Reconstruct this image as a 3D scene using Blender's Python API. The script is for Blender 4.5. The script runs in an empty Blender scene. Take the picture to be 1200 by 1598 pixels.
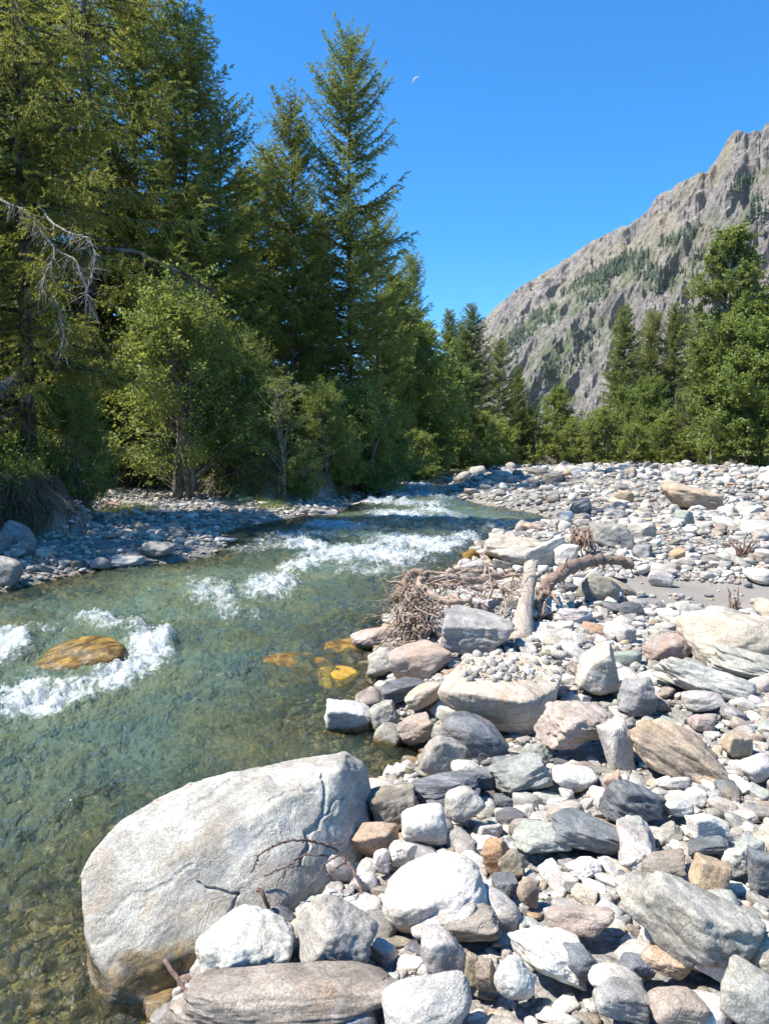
import bpy, bmesh, math, os
import numpy as np
from math import radians, pi
from mathutils import Vector

scene = bpy.context.scene
COL = scene.collection
F, CX, CY = 1202.0, 600.0, 799.0          # focal length and centre of the photograph, in its pixels
CZ = 1.95                                  # eye height above the water beside the camera
PITCH = math.atan((799 - 715) / F)
cp, sp = math.cos(PITCH), math.sin(PITCH)

# ------------------------------------------------------------------ numeric helpers
def look(px, py):
    a = (np.asarray(px, float) - CX) / F
    b = (CY - np.asarray(py, float)) / F
    return np.stack([a + 0 * b, cp + b * sp, -sp + b * cp], -1)

def project(P):
    P = np.asarray(P, float)
    y, z = P[..., 1], P[..., 2] - CZ
    dep = y * cp - z * sp
    up = y * sp + z * cp
    dep = np.where(np.abs(dep) < 1e-6, 1e-6, dep)
    return CX + F * P[..., 0] / dep, CY - F * up / dep, dep

def smooth(a, b, x):
    t = np.clip((x - a) / (b - a), 0, 1)
    return t * t * (3 - 2 * t)

def hash3(i, j, k, s):
    n = (i.astype(np.int64) * 374761393 + j.astype(np.int64) * 668265263 + k.astype(np.int64) * 1274126177 + s * 974634777) & 0xFFFFFFFF
    n = ((n ^ (n >> 13)) * 1274126177) & 0xFFFFFFFF
    n = (n ^ (n >> 16)) & 0xFFFFFFFF
    n = (n * 2246822519) & 0xFFFFFFFF
    n = n ^ (n >> 15)
    return n.astype(np.float64) / 4294967295.0 * 2 - 1

def noise3(P, s=0):
    P = np.asarray(P, float)
    I = np.floor(P)
    f = P - I
    u = f * f * f * (f * (f * 6 - 15) + 10)
    i, j, k = I[..., 0], I[..., 1], I[..., 2]
    r = 0
    for a in (0, 1):
        wa = u[..., 0] if a else 1 - u[..., 0]
        for b in (0, 1):
            wb = u[..., 1] if b else 1 - u[..., 1]
            for c in (0, 1):
                wc = u[..., 2] if c else 1 - u[..., 2]
                r = r + wa * wb * wc * hash3(i + a, j + b, k + c, s)
    return r

def fbm(P, s=0, oct=4, gain=0.5, lac=2.03):
    P = np.asarray(P, float)
    r, a = 0, 1.0
    for o in range(oct):
        r = r + a * noise3(P, s + o * 17)
        P = P * lac + 3.7
        a *= gain
    return r

def ridged(P, s=0, oct=4, gain=0.5, lac=2.1):
    P = np.asarray(P, float)
    r, a = 0, 1.0
    for o in range(oct):
        r = r + a * (1 - 2 * np.abs(noise3(P, s + o * 13)))
        P = P * lac + 5.1
        a *= gain
    return r

def xyz(x, y, z=0.0):
    return np.stack([x, y, np.zeros_like(x) + z], -1)

def sdist(poly, x, y):
    """signed distance to a closed polygon, negative inside"""
    x, y = np.asarray(x, float), np.asarray(y, float)
    d = np.full(np.broadcast(x, y).shape, 1e18)
    ins = np.zeros(d.shape, bool)
    n = len(poly)
    for i in range(n):
        (x0, y0), (x1, y1) = poly[i], poly[(i + 1) % n]
        ex, ey = x1 - x0, y1 - y0
        t = np.clip(((x - x0) * ex + (y - y0) * ey) / (ex * ex + ey * ey + 1e-12), 0, 1)
        d = np.minimum(d, (x - x0 - t * ex) ** 2 + (y - y0 - t * ey) ** 2)
        if abs(ey) > 1e-12:
            c = ((y0 <= y) & (y1 > y)) | ((y1 <= y) & (y0 > y))
            ins ^= c & (x < x0 + (y - y0) / ey * ex)
    d = np.sqrt(d)
    return np.where(ins, -d, d)

# ------------------------------------------------------------------ mesh helpers
def mesh_np(name, V, Fs, smooth_=True, attrs=None, mats=()):
    """V (n,3); Fs an (m,k) index array or a list of such arrays; attrs {name: (n,) or (n,3) floats}"""
    V = np.ascontiguousarray(V, np.float32)
    if not isinstance(Fs, (list, tuple)):
        Fs = [Fs]
    Fs = [np.asarray(f, np.int32) for f in Fs if len(f)]
    me = bpy.data.meshes.new(name)
    me.vertices.add(len(V))
    me.vertices.foreach_set('co', V.ravel())
    li = np.concatenate([f.ravel() for f in Fs])
    tot = np.concatenate([np.full(len(f), f.shape[1], np.int32) for f in Fs])
    st = np.concatenate([[0], np.cumsum(tot)[:-1]]).astype(np.int32)
    me.loops.add(len(li))
    me.loops.foreach_set('vertex_index', li)
    me.polygons.add(len(tot))
    me.polygons.foreach_set('loop_start', st)
    me.polygons.foreach_set('use_smooth', np.full(len(tot), smooth_, bool))
    me.update(calc_edges=True)
    for k, a in (attrs or {}).items():
        a = np.asarray(a, np.float32)
        if a.ndim == 1:
            me.attributes.new(k, 'FLOAT', 'POINT').data.foreach_set('value', np.ascontiguousarray(a))
        else:
            me.attributes.new(k, 'FLOAT_VECTOR', 'POINT').data.foreach_set('vector', np.ascontiguousarray(a[:, :3]).ravel())
    for m in mats:
        me.materials.append(m)
    return me

def obj(name, me, parent=None, loc=None):
    o = bpy.data.objects.new(name, me)
    COL.objects.link(o)
    if loc is not None:
        o.location = [float(c) for c in loc]
    if parent is not None:
        o.parent = parent
    return o

def tag(o, label=None, cat=None, group=None, kind=None):
    if label: o['label'] = label
    if cat: o['category'] = cat
    if group: o['group'] = group
    if kind: o['kind'] = kind
    return o

def empty(name, loc, rz=0.0, s=1.0):
    o = bpy.data.objects.new(name, None)
    COL.objects.link(o)
    o.location = [float(c) for c in loc]
    o.rotation_euler = (0, 0, rz)
    o.scale = (s, s, s) if np.isscalar(s) else s
    o.empty_display_size = 0.2
    return o

def copy_tree(o, parent=None):
    c = o.copy()
    COL.objects.link(c)
    c.parent = parent
    for ch in list(o.children):
        copy_tree(ch, c)
    return c

def tube(P, R, sides=6, rough=0.0, seed=0, cap=True):
    """a tapered tube along points P with radii R: vertices and quads"""
    P = np.asarray(P, float)
    R = np.broadcast_to(np.asarray(R, float), (len(P),)).copy()
    T = np.gradient(P, axis=0)
    T /= np.linalg.norm(T, axis=1, keepdims=True) + 1e-12
    ref = np.array([0, 0, 1.0]) if abs(T[0, 2]) < 0.8 else np.array([1.0, 0, 0])
    U = np.cross(T, ref)
    U /= np.linalg.norm(U, axis=1, keepdims=True) + 1e-12
    W = np.cross(T, U)
    a = np.arange(sides) * 2 * pi / sides
    rr = R[:, None] * np.ones(sides)[None]
    if rough:
        q = np.random.default_rng(seed)
        rr = rr * (1 + rough * q.uniform(-1, 1, rr.shape)) * (1 + rough * 0.7 * np.sin(a * 2 + q.uniform(0, 6)))[None]
    V = P[:, None] + rr[..., None] * (np.cos(a)[None, :, None] * U[:, None] + np.sin(a)[None, :, None] * W[:, None])
    n = len(P)
    i = np.arange(n - 1)[:, None] * sides
    k = np.arange(sides)[None]
    k2 = (k + 1) % sides
    Q = np.stack([i + k, i + k2, i + sides + k2, i + sides + k], -1).reshape(-1, 4)
    V = V.reshape(-1, 3)
    Tr = np.zeros((0, 3), int)
    if cap:
        V = np.concatenate([V, P[:1], P[-1:]])
        b = n * sides
        Tr = np.concatenate([np.stack([np.full(sides, b), k2[0], k[0]], -1),
                             np.stack([np.full(sides, b + 1), (n - 1) * sides + k[0], (n - 1) * sides + k2[0]], -1)])
    return V, Q, Tr

class Acc:
    """collects pieces of ONE mesh"""
    def __init__(self):
        self.V, self.Q, self.T, self.n, self.A = [], [], [], 0, {}
    def add(self, V, Q=None, T=None, **attrs):
        self.V.append(np.asarray(V, float))
        if Q is not None and len(Q): self.Q.append(np.asarray(Q) + self.n)
        if T is not None and len(T): self.T.append(np.asarray(T) + self.n)
        for k, a in attrs.items():
            a = np.asarray(a, float)
            if a.ndim == 0: a = np.full(len(V), float(a))
            elif a.ndim == 1 and len(a) == 3 and len(V) != 3: a = np.tile(a, (len(V), 1))
            self.A.setdefault(k, []).append(a)
        self.n += len(V)
    def tube(self, P, R, sides=6, rough=0.0, seed=0, cap=True, **attrs):
        V, Q, T = tube(P, R, sides, rough, seed, cap)
        self.add(V, Q, T, **attrs)
    def mesh(self, name, mats, smooth_=True):
        Fs = []
        if self.Q: Fs.append(np.concatenate(self.Q))
        if self.T: Fs.append(np.concatenate(self.T))
        return mesh_np(name, np.concatenate(self.V), Fs, smooth_, {k: np.concatenate(v) for k, v in self.A.items()}, mats)

# ------------------------------------------------------------------ water level, river outline, terrain
def wlev(y):
    return np.interp(y, [-20, 0, 8, 12, 15.0, 17.5, 24, 40, 60, 90], [-0.02, 0, 0.0, 0.05, 0.14, 0.24, 0.36, 0.52, 0.75, 1.0])

def at_water(px, py):
    d = look(px, py)
    t = np.geomspace(0.8, 400, 6000)
    f = CZ + d[2] * t - wlev(d[1] * t)
    i = int(np.argmax(f <= 0))
    t = t[i]
    return float(d[0] * t), float(d[1] * t)

right_px = [(250, 1575), (285, 1520), (330, 1490), (420, 1400), (545, 1262), (600, 1212), (652, 1195), (660, 1168), (612, 1150), (560, 1135),
            (560, 1110), (590, 1085), (582, 1040), (590, 1000), (600, 975), (660, 930), (700, 893), (722, 876), (768, 846),
            (806, 832), (868, 826), (880, 820), (850, 808), (800, 797), (742, 787), (705, 777), (716, 767), (700, 757)]
left_px = [(-420, 985), (-200, 950), (0, 927), (90, 905), (150, 892), (200, 884), (262, 880), (335, 868), (358, 852), (345, 838), (360, 829), (430, 815),
           (480, 806), (540, 797), (552, 785), (596, 771), (622, 761)]
_r = [at_water(*p) for p in right_px]
_l = [at_water(*p) for p in left_px]
RIVER = [(-0.95, -12.0), (-0.95, 1.2)] + _r + [(7.5, 70.0), (9.0, 95.0), (3.0, 95.0), (2.0, 62.0)] + _l[::-1] + [(-14.0, 4.0), (-14.0, -12.0)]
bank_px = [(-420, 905), (-120, 878), (0, 862), (60, 864), (120, 850), (146, 825), (140, 790), (170, 770), (262, 768), (330, 790), (400, 796), (470, 793), (540, 782),
           (590, 768), (622, 757), (660, 752), (690, 750), (712, 748)]
_b = [at_water(*p) for p in bank_px]
BANK = _b + [(4.5, 62.0), (7.0, 70.0), (8.0, 96.0), (8.0, 200.0), (-400.0, 200.0), (-400.0, -40.0), (-16.0, -40.0), (-16.0, 5.0)]

def sand_mask(x, y):
    m = np.zeros(np.broadcast(x, y).shape)
    n = 0.4 * fbm(xyz(x * 1.9, y * 1.9), 71, 4)
    for (cx, cy, rx, ry) in SANDS:
        m = np.maximum(m, 1 - smooth(0.75, 1.15, np.hypot((x - cx) / rx, (y - cy) / ry) + n))
    return m

def _sp(px, py):
    x, y = at_water(px, py - 0)
    return x, y
SANDS = [(3.95, 8.9, 1.2, 0.7), (3.6, 9.7, 0.8, 0.45), (5.6, 12.2, 1.2, 0.5), (7.0, 9.8, 2.2, 1.2)]

def height(x, y):
    x, y = np.asarray(x, float), np.asarray(y, float)
    x, y = np.broadcast_arrays(x, y)
    W = wlev(y)
    dw = sdist(RIVER, x, y)
    db = -sdist(BANK, x, y)
    land = 0.27 * (1 - np.exp(-np.maximum(dw, 0) / 0.45)) + 0.012 * np.clip(dw, 0, 10)
    n = fbm(xyz(x * 0.55, y * 0.55), 3, 4)
    land = land + n * 0.085 * smooth(0.1, 1.2, dw) * (1 + smooth(14, 40, y) * 1.4)
    # humps of the gravel bar: under the driftwood, the crest towards the far trees, the pile with the tan boulder
    for (cx, cy, rx, ry, h) in HUMPS:
        land = land + h * np.exp(-(((x - cx) / rx) ** 2 + ((y - cy) / ry) ** 2)) * smooth(0.0, 0.8, dw)
    land = land - sand_mask(x, y) * 0.05
    left = (x < -1.0 + 0.0 * y) | (db > -3)
    shelf = 0.16 * (1 - np.exp(-np.maximum(dw, 0) / 0.5)) + 0.03 * np.clip(dw, 0, 8)
    wl_ = smooth(-4.5, -2.5, db) * (db < 1e9)
    land = land * (1 - wl_) + (shelf + n * 0.05 * smooth(0.1, 1.0, dw)) * wl_
    rag = 0.35 * fbm(xyz(x * 0.9, y * 0.9), 11, 3)
    dbr = db + rag
    bank = 1.05 * smooth(0, 0.9, dbr) * (1 - 0.35 * smooth(26, 40, y)) + 0.20 * np.clip(db, 0, 80) + 0.18 * np.clip(db - 8, 0, 70)
    bank = bank + 0.25 * smooth(0.5, 3, db) * fbm(xyz(x * 0.3, y * 0.3), 23, 4)
    bank = bank + 1.0 * smooth(0.0, 2.2, dbr) * smooth(37, 43, y) * smooth(62, 54, y) * smooth(-1.0, 1.5, x)
    land = land + np.where(db > -0.5, bank, 0)
    bed = -(0.05 + 0.62 * (1 - np.exp(-np.maximum(-dw, 0) / 1.5))) + 0.09 * fbm(xyz(x * 1.2, y * 1.2), 5, 4) * smooth(0, 0.7, -dw)
    near = np.exp(-(((x + 1.35) / 0.9) ** 2 + ((y - 2.7) / 1.1) ** 2))
    bed = bed * (1 - 0.45 * near)
    z = W + np.where(dw > 0, land, bed)
    far = smooth(66, 100, y) * smooth(-3, -8, db)
    z = z * (1 - far) + far * (1.05 + 0.02 * (y - 66) + 0.25 * fbm(xyz(x * 0.05, y * 0.05), 9, 3))
    return z

HUMPS = [(1.35, 6.1, 1.0, 1.1, 0.14), (1.3, 8.3, 1.2, 1.2, 0.16), (2.6, 13.0, 1.6, 1.8, 0.22), (10.0, 24.0, 4.0, 2.5, 0.35), (7.5, 42.0, 7.0, 12.0, 0.22),
         (22.0, 33.0, 12.0, 7.0, 0.25)]

def at_ground(px, py, off=0.0, tmax=300):
    d = look(px, py)
    t = np.geomspace(0.8, tmax, 900)
    f = CZ + d[2] * t - height(d[0] * t, d[1] * t) - off
    i = int(np.argmax(f <= 0))
    if f[i] > 0:
        i = len(t) - 1
    t0, t1 = t[max(i - 1, 0)], t[i]
    tt = np.linspace(t0, t1, 40)
    f = CZ + d[2] * tt - height(d[0] * tt, d[1] * tt) - off
    tm = tt[int(np.argmax(f <= 0))] if (f <= 0).any() else t1
    return np.array([d[0] * tm, d[1] * tm, CZ + d[2] * tm])

# ------------------------------------------------------------------ node helper
class NT:
    def __init__(self, name, blend=None):
        self.m = bpy.data.materials.new(name)
        self.m.use_nodes = True
        self.t = self.m.node_tree
        self.t.nodes.clear()
        self.out = self.t.nodes.new('ShaderNodeOutputMaterial')
    def n(self, typ, **kw):
        nd = self.t.nodes.new(typ)
        for k, v in kw.items():
            if k.startswith('_'):
                setattr(nd, k[1:], v)
        return nd
    def set(self, sock, v):
        if isinstance(v, bpy.types.NodeSocket):
            self.t.links.new(v, sock)
        elif v is not None:
            if hasattr(sock.default_value, '__len__') and np.isscalar(v):
                v = [v] * len(sock.default_value)
            if hasattr(sock.default_value, '__len__') and len(sock.default_value) == 4 and len(v) == 3:
                v = tuple(v) + (1,)
            sock.default_value = v
    def attr(self, name, kind='Fac'):
        a = self.n('ShaderNodeAttribute'); a.attribute_name = name
        return a.outputs[kind]
    def math(self, op, a, b=None, c=None, clamp=False):
        m = self.n('ShaderNodeMath', _operation=op, _use_clamp=clamp)
        for i, v in enumerate((a, b, c)):
            if v is not None: self.set(m.inputs[i], v)
        return m.outputs[0]
    def vmath(self, op, a, b=None):
        m = self.n('ShaderNodeVectorMath', _operation=op)
        self.set(m.inputs[0], a)
        if b is not None: self.set(m.inputs[1], b)
        return m.outputs[0]
    def noise(self, vec, scale, detail=4, rough=0.55, dist=0.0, out='Fac'):
        m = self.n('ShaderNodeTexNoise')
        if vec is not None: self.set(m.inputs['Vector'], vec)
        m.inputs['Scale'].default_value = scale
        m.inputs['Detail'].default_value = detail
        m.inputs['Roughness'].default_value = rough
        m.inputs['Distortion'].default_value = dist
        return m.outputs[out]
    def voro(self, vec, scale, out='Distance', feature='F1'):
        m = self.n('ShaderNodeTexVoronoi', _feature=feature)
        self.set(m.inputs['Vector'], vec)
        m.inputs['Scale'].default_value = scale
        return m.outputs[out]
    def ramp(self, x, lo, hi, a=0.0, b=1.0):
        m = self.n('ShaderNodeMapRange', _interpolation_type='SMOOTHSTEP')
        self.set(m.inputs[0], x)
        for i, v in zip((1, 2, 3, 4), (lo, hi, a, b)): self.set(m.inputs[i], v)
        return m.outputs[0]
    def mix(self, f, a, b, mode='MIX'):
        m = self.n('ShaderNodeMix', _data_type='RGBA', _blend_type=mode)
        self.set(m.inputs[0], f); self.set(m.inputs[6], a); self.set(m.inputs[7], b)
        return m.outputs[2]
    def scale(self, col, f):
        return self.vmath('MULTIPLY', col, self.comb(f, f, f))
    def comb(self, x, y, z):
        m = self.n('ShaderNodeCombineXYZ')
        for i, v in enumerate((x, y, z)): self.set(m.inputs[i], v)
        return m.outputs[0]
    def map(self, vec, scale=(1, 1, 1), rot=(0, 0, 0), loc=(0, 0, 0)):
        m = self.n('ShaderNodeMapping')
        self.set(m.inputs['Vector'], vec)
        m.inputs['Scale'].default_value = scale
        m.inputs['Rotation'].default_value = rot
        m.inputs['Location'].default_value = loc
        return m.outputs[0]
    def pos(self):
        return self.n('ShaderNodeNewGeometry').outputs['Position']
    def bump(self, h, strength=0.5, dist=0.02, normal=None):
        m = self.n('ShaderNodeBump')
        self.set(m.inputs['Height'], h)
        self.set(m.inputs['Strength'], strength)
        self.set(m.inputs['Distance'], dist)
        if normal is not None: self.set(m.inputs['Normal'], normal)
        return m.outputs[0]
    def principled(self, col, rough=0.8, normal=None, spec=0.3, **kw):
        p = self.n('ShaderNodeBsdfPrincipled')
        self.set(p.inputs['Base Color'], col)
        self.set(p.inputs['Roughness'], rough)
        self.set(p.inputs['Specular IOR Level'], spec)
        if normal is not None: self.set(p.inputs['Normal'], normal)
        return p.outputs[0]
    def mixsh(self, f, a, b):
        m = self.n('ShaderNodeMixShader')
        self.set(m.inputs[0], f)
        self.t.links.new(a, m.inputs[1]); self.t.links.new(b, m.inputs[2])
        return m.outputs[0]
    def done(self, sh):
        self.t.links.new(sh, self.out.inputs['Surface'])
        return self.m

# ------------------------------------------------------------------ camera, sun, sky
cam = bpy.data.cameras.new('camera')
cam.sensor_fit = 'VERTICAL'
cam.sensor_height = 24.0
cam.sensor_width = 18.0
cam.lens = 12.0 * F / 799.0
cam.clip_start, cam.clip_end = 0.05, 30000
co = bpy.data.objects.new('camera', cam)
COL.objects.link(co)
co.location = (0, 0, CZ)
co.rotation_euler = (pi / 2 - PITCH, 0, 0)
scene.camera = co

SUN_AZ, SUN_EL = radians(-100), radians(56)          # azimuth from straight ahead, positive to the right
sdir = np.array([math.sin(SUN_AZ) * math.cos(SUN_EL), math.cos(SUN_AZ) * math.cos(SUN_EL), math.sin(SUN_EL)])
sl = bpy.data.lights.new('sun', 'SUN')
sl.energy = 4.8
sl.angle = radians(0.53)
sl.color = (1.0, 0.95, 0.87)
so = bpy.data.objects.new('sun', sl)
COL.objects.link(so)
so.location = (-20, 10, 40)
so.rotation_euler = Vector(sdir).to_track_quat('Z', 'Y').to_euler()

w = bpy.data.worlds.new('World')
scene.world = w
w.use_nodes = True
nt = w.node_tree
nt.nodes.clear()
sky = nt.nodes.new('ShaderNodeTexSky')
sky.sky_type = 'NISHITA'
sky.sun_disc = False
sky.sun_elevation = SUN_EL
sky.sun_rotation = SUN_AZ
sky.altitude = 1600
sky.air_density = 1.0
sky.dust_density = 0.15
sky.ozone_density = 3.0
hs = nt.nodes.new('ShaderNodeHueSaturation')
hs.inputs['Saturation'].default_value = 1.5
hs.inputs['Value'].default_value = 0.82
bg = nt.nodes.new('ShaderNodeBackground')
bg.inputs['Strength'].default_value = 0.15
wo = nt.nodes.new('ShaderNodeOutputWorld')
nt.links.new(sky.outputs[0], hs.inputs['Color'])
nt.links.new(hs.outputs[0], bg.inputs['Color'])
nt.links.new(bg.outputs[0], wo.inputs['Surface'])

vs = scene.view_settings
vs.view_transform = 'Standard'
vs.look = 'None'
vs.exposure = 1.18
vs.gamma = 1.0
cy = scene.cycles
cy.max_bounces = 8
cy.diffuse_bounces = 3
cy.glossy_bounces = 3
cy.transmission_bounces = 4
cy.transparent_max_bounces = 12
cy.sample_clamp_indirect = 4.0
cy.caustics_reflective = False
cy.caustics_refractive = False
# ------------------------------------------------------------------ ground sheet
def mat_ground():
    b = NT('ground')
    p = b.pos()
    sand, earth, bed = b.attr('sand'), b.attr('earth'), b.attr('bed')
    # fine shingle: two sizes of tiny pebbles, each cell with its own shade
    v1 = b.n('ShaderNodeTexVoronoi'); b.set(v1.inputs['Vector'], p); v1.inputs['Scale'].default_value = 55
    v2 = b.n('ShaderNodeTexVoronoi'); b.set(v2.inputs['Vector'], p); v2.inputs['Scale'].default_value = 19
    sep = b.n('ShaderNodeSeparateColor'); b.set(sep.inputs[0], v1.outputs['Color'])
    sep2 = b.n('ShaderNodeSeparateColor'); b.set(sep2.inputs[0], v2.outputs['Color'])
    g = b.mix(sep.outputs[0], (0.10, 0.095, 0.088), (0.30, 0.29, 0.27))  # shingle colour darkened so the gaps between stones look shadowed
    g = b.mix(b.math('MULTIPLY', sep.outputs[1], 0.35), g, (0.27, 0.21, 0.15))
    g = b.mix(b.math('MULTIPLY', sep2.outputs[0], 0.5), g, (0.24, 0.235, 0.225))
    sandc = b.mix(b.noise(p, 2.5, 5), (0.17, 0.155, 0.135), (0.25, 0.23, 0.20))
    sandc = b.mix(b.ramp(b.noise(p, 160, 3), 0.55, 0.7), sandc, (0.29, 0.27, 0.25))
    earthc = b.mix(b.noise(p, 1.7, 6), (0.035, 0.026, 0.016), (0.12, 0.088, 0.05))
    earthc = b.mix(b.ramp(b.noise(p, 0.9, 4), 0.5, 0.65), earthc, (0.075, 0.085, 0.03))
    earthc = b.mix(b.attr('scar'), earthc, (0.27, 0.22, 0.17))
    bedc = b.mix(sep2.outputs[0], (0.07, 0.06, 0.030), (0.32, 0.26, 0.11))
    bedc = b.mix(b.ramp(b.noise(p, 1.1, 4), 0.48, 0.68), bedc, (0.27, 0.19, 0.05))
    c = b.mix(sand, g, sandc)
    c = b.mix(earth, c, earthc)
    c = b.mix(bed, c, bedc)
    h = b.math('ADD', b.math('MULTIPLY', v1.outputs['Distance'], -0.45), b.math('MULTIPLY', v2.outputs['Distance'], -1.0))
    h = b.math('MULTIPLY', h, b.math('SUBTRACT', 1.0, b.math('MAXIMUM', sand, earth)))
    h = b.math('ADD', h, b.math('MULTIPLY', b.noise(p, 40, 5), 0.5))
    nrm = b.bump(h, 0.7, 0.03)
    return b.done(b.principled(c, 0.9, nrm, 0.25))

def axis_vals(parts):
    out = [np.linspace(a, c, n, endpoint=False) for a, c, n in parts]
    return np.concatenate(out + [[parts[-1][1]]])

gx = np.concatenate([-np.geomspace(9, 5000, 120)[::-1], np.linspace(-9, 9, 361)[1:-1], np.geomspace(9, 5000, 150)])
gy = np.concatenate([-np.geomspace(1, 600, 30)[::-1], np.linspace(-1, 1.2, 12)[1:-1], np.geomspace(1.2, 110, 620), np.geomspace(113, 6000, 60)])
X, Y = np.meshgrid(gx, gy)
Z = height(X, Y)
dwv, dbv = sdist(RIVER, X, Y), -sdist(BANK, X, Y)
nx_, ny_ = len(gx), len(gy)
ii = (np.arange(ny_ - 1)[:, None] * nx_ + np.arange(nx_ - 1)[None]).ravel()
GQ = np.stack([ii, ii + 1, ii + nx_ + 1, ii + nx_], -1)
GV = np.stack([X.ravel(), Y.ravel(), Z.ravel()], -1)
farveg = smooth(62, 74, Y) * smooth(0, -6, dbv)
scar = smooth(38, 44, Y) * smooth(62, 56, Y) * smooth(2.4, 0.8, np.abs(dbv - 1.2)) * smooth(0.0, 1.2, X) * smooth(-0.3, 0.25, fbm(xyz(X * 0.7, Y * 0.7), 91, 3))
g_me = mesh_np('ground', GV, GQ, True, dict(
    sand=sand_mask(X, Y).ravel(), earth=np.maximum(smooth(-0.25, 0.35, dbv + 0.25 * fbm(xyz(X * 1.5, Y * 1.5), 31, 3)), farveg).ravel(),
    bed=smooth(0.16, -0.1, dwv).ravel(), scar=scar.ravel()), [mat_ground()])
tag(obj('ground', g_me), kind='structure')

# ------------------------------------------------------------------ mountain
SKY_PX = [(300, 735), (480, 715), (560, 690), (640, 620), (700, 560), (735, 520), (750, 504), (769, 483), (800, 456), (842, 429), (875, 410), (917, 381), (967, 352), (987, 349), (1000, 340), (1025, 304),
          (1054, 290), (1080, 274), (1092, 267), (1100, 271), (1108, 262), (1117, 252), (1126, 236), (1133, 222), (1143, 210), (1152, 200), (1165, 206), (1179, 202), (1186, 205), (1192, 197), (1202, 190), (1230, 170), (1300, 160),
          (1420, 110), (1600, 60), (2000, 120), (2600, 160)]
_sx, _sy = np.array(SKY_PX, float).T
def mat_mountain():
    b = NT('mountain_rock')
    p = b.pos()
    steep = b.attr('steep'); veg = b.attr('veg'); up = b.attr('up'); crag = b.attr('crag')
    c = b.mix(b.noise(p, 0.011, 8, 0.66), (0.125, 0.113, 0.106), (0.275, 0.245, 0.212))
    c = b.mix(b.ramp(b.noise(p, 0.05, 6, 0.7), 0.48, 0.66, 0, 0.75), c, (0.295, 0.27, 0.24))
    c = b.mix(b.ramp(b.noise(p, 0.035, 5, 0.7), 0.55, 0.72, 0, 0.85), c, (0.095, 0.085, 0.085))
    c = b.mix(b.math('MULTIPLY', b.ramp(b.noise(p, 0.006, 5, 0.6), 0.42, 0.6), b.math('MULTIPLY', up, 0.75)), c, (0.25, 0.215, 0.145))
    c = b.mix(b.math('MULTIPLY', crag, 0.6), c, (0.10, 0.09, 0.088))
    c = b.scale(c, b.ramp(b.noise(p, 0.075, 6, 0.75), 0.36, 0.64, 0.66, 1.24))
    c = b.scale(c, b.ramp(b.noise(p, 0.2, 4, 0.7), 0.38, 0.62, 0.8, 1.16))
    g = b.math('MULTIPLY', veg, b.ramp(b.noise(p, 0.03, 6, 0.7), 0.42, 0.56))
    c = b.mix(g, c, b.mix(b.noise(p, 0.09, 3), (0.045, 0.065, 0.024), (0.11, 0.14, 0.045)))
    h = b.math('ADD', b.noise(p, 0.03, 9, 0.72), b.math('MULTIPLY', b.noise(b.map(p, (1, 1, 0.5)), 0.13, 8, 0.75), 0.5))
    return b.done(b.principled(c, 0.95, b.bump(h, 0.8, 11.0), 0.1))

mu = np.concatenate([np.linspace(300, 700, 60), np.linspace(704, 1240, 620), np.linspace(1250, 2600, 120)])
mv = np.concatenate([np.linspace(0, 0.12, 24, endpoint=False), np.linspace(0.12, 1.0, 400), np.linspace(1.02, 1.5, 16)])
sy = np.interp(mu, _sx, _sy)
jag = fbm(xyz(mu * 0.09, mu * 0), 77, 4, 0.6) * np.interp(mu, [700, 900, 1090, 1200], [2.0, 4.0, 5.0, 5.5]) * 0.55
sy = sy + jag
Rr = np.interp(mu, [300, 700, 740, 900, 1100, 1200, 1600, 2600], [2900, 2750, 2650, 2250, 1750, 1550, 1250, 1100])
dl = look(mu, sy)
hd = np.hypot(dl[:, 0], dl[:, 1])
ridge = np.stack([dl[:, 0] / hd * Rr, dl[:, 1] / hd * Rr, CZ + dl[:, 2] / hd * Rr], -1)
base = ridge * 0.42
base[:, 2] = 0.0
vv = mv[None, :]
r3 = ridge[:, None]; b3 = base[:, None]
MP = b3 + (r3 - b3) * vv[..., None]
prof = np.where(vv <= 1, np.clip(vv, 0, 1) ** 1.12, 1 - (vv - 1) * 0.9)
MP[..., 2] = ridge[:, None, 2] * prof - 4
s_ = np.cumsum(np.r_[0, np.linalg.norm(np.diff(ridge, axis=0), axis=1)])[:, None] + 0 * vv
q_ = np.linalg.norm(ridge - base, axis=1)[:, None] * vv
out = -base / np.linalg.norm(base, axis=1, keepdims=True)
nrm = out[:, None] * 0.55 + np.array([0, 0, 0.83])
ca, al = s_ * 0.72 - q_ * 0.69, s_ * 0.69 + q_ * 0.72
d1 = ridged(np.stack([ca / 260, al / 700, 0 * ca + 0.3], -1), 41, 4, 0.5) * 34
d2 = ridged(np.stack([ca / 85, al / 200, 0 * ca + 3.3], -1), 43, 4, 0.5) * 12
d3 = fbm(np.stack([ca / 30, al / 60, 0 * ca + 7.3], -1), 47, 5, 0.6) * 3.6
fade = (1 - 0.86 * smooth(0.86, 1.0, vv)) * smooth(0.0, 0.1, vv)
DSP = (d1 + d2) * fade + d3 * (0.35 + 0.65 * fade)
MP = MP + nrm * DSP[..., None]
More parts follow.
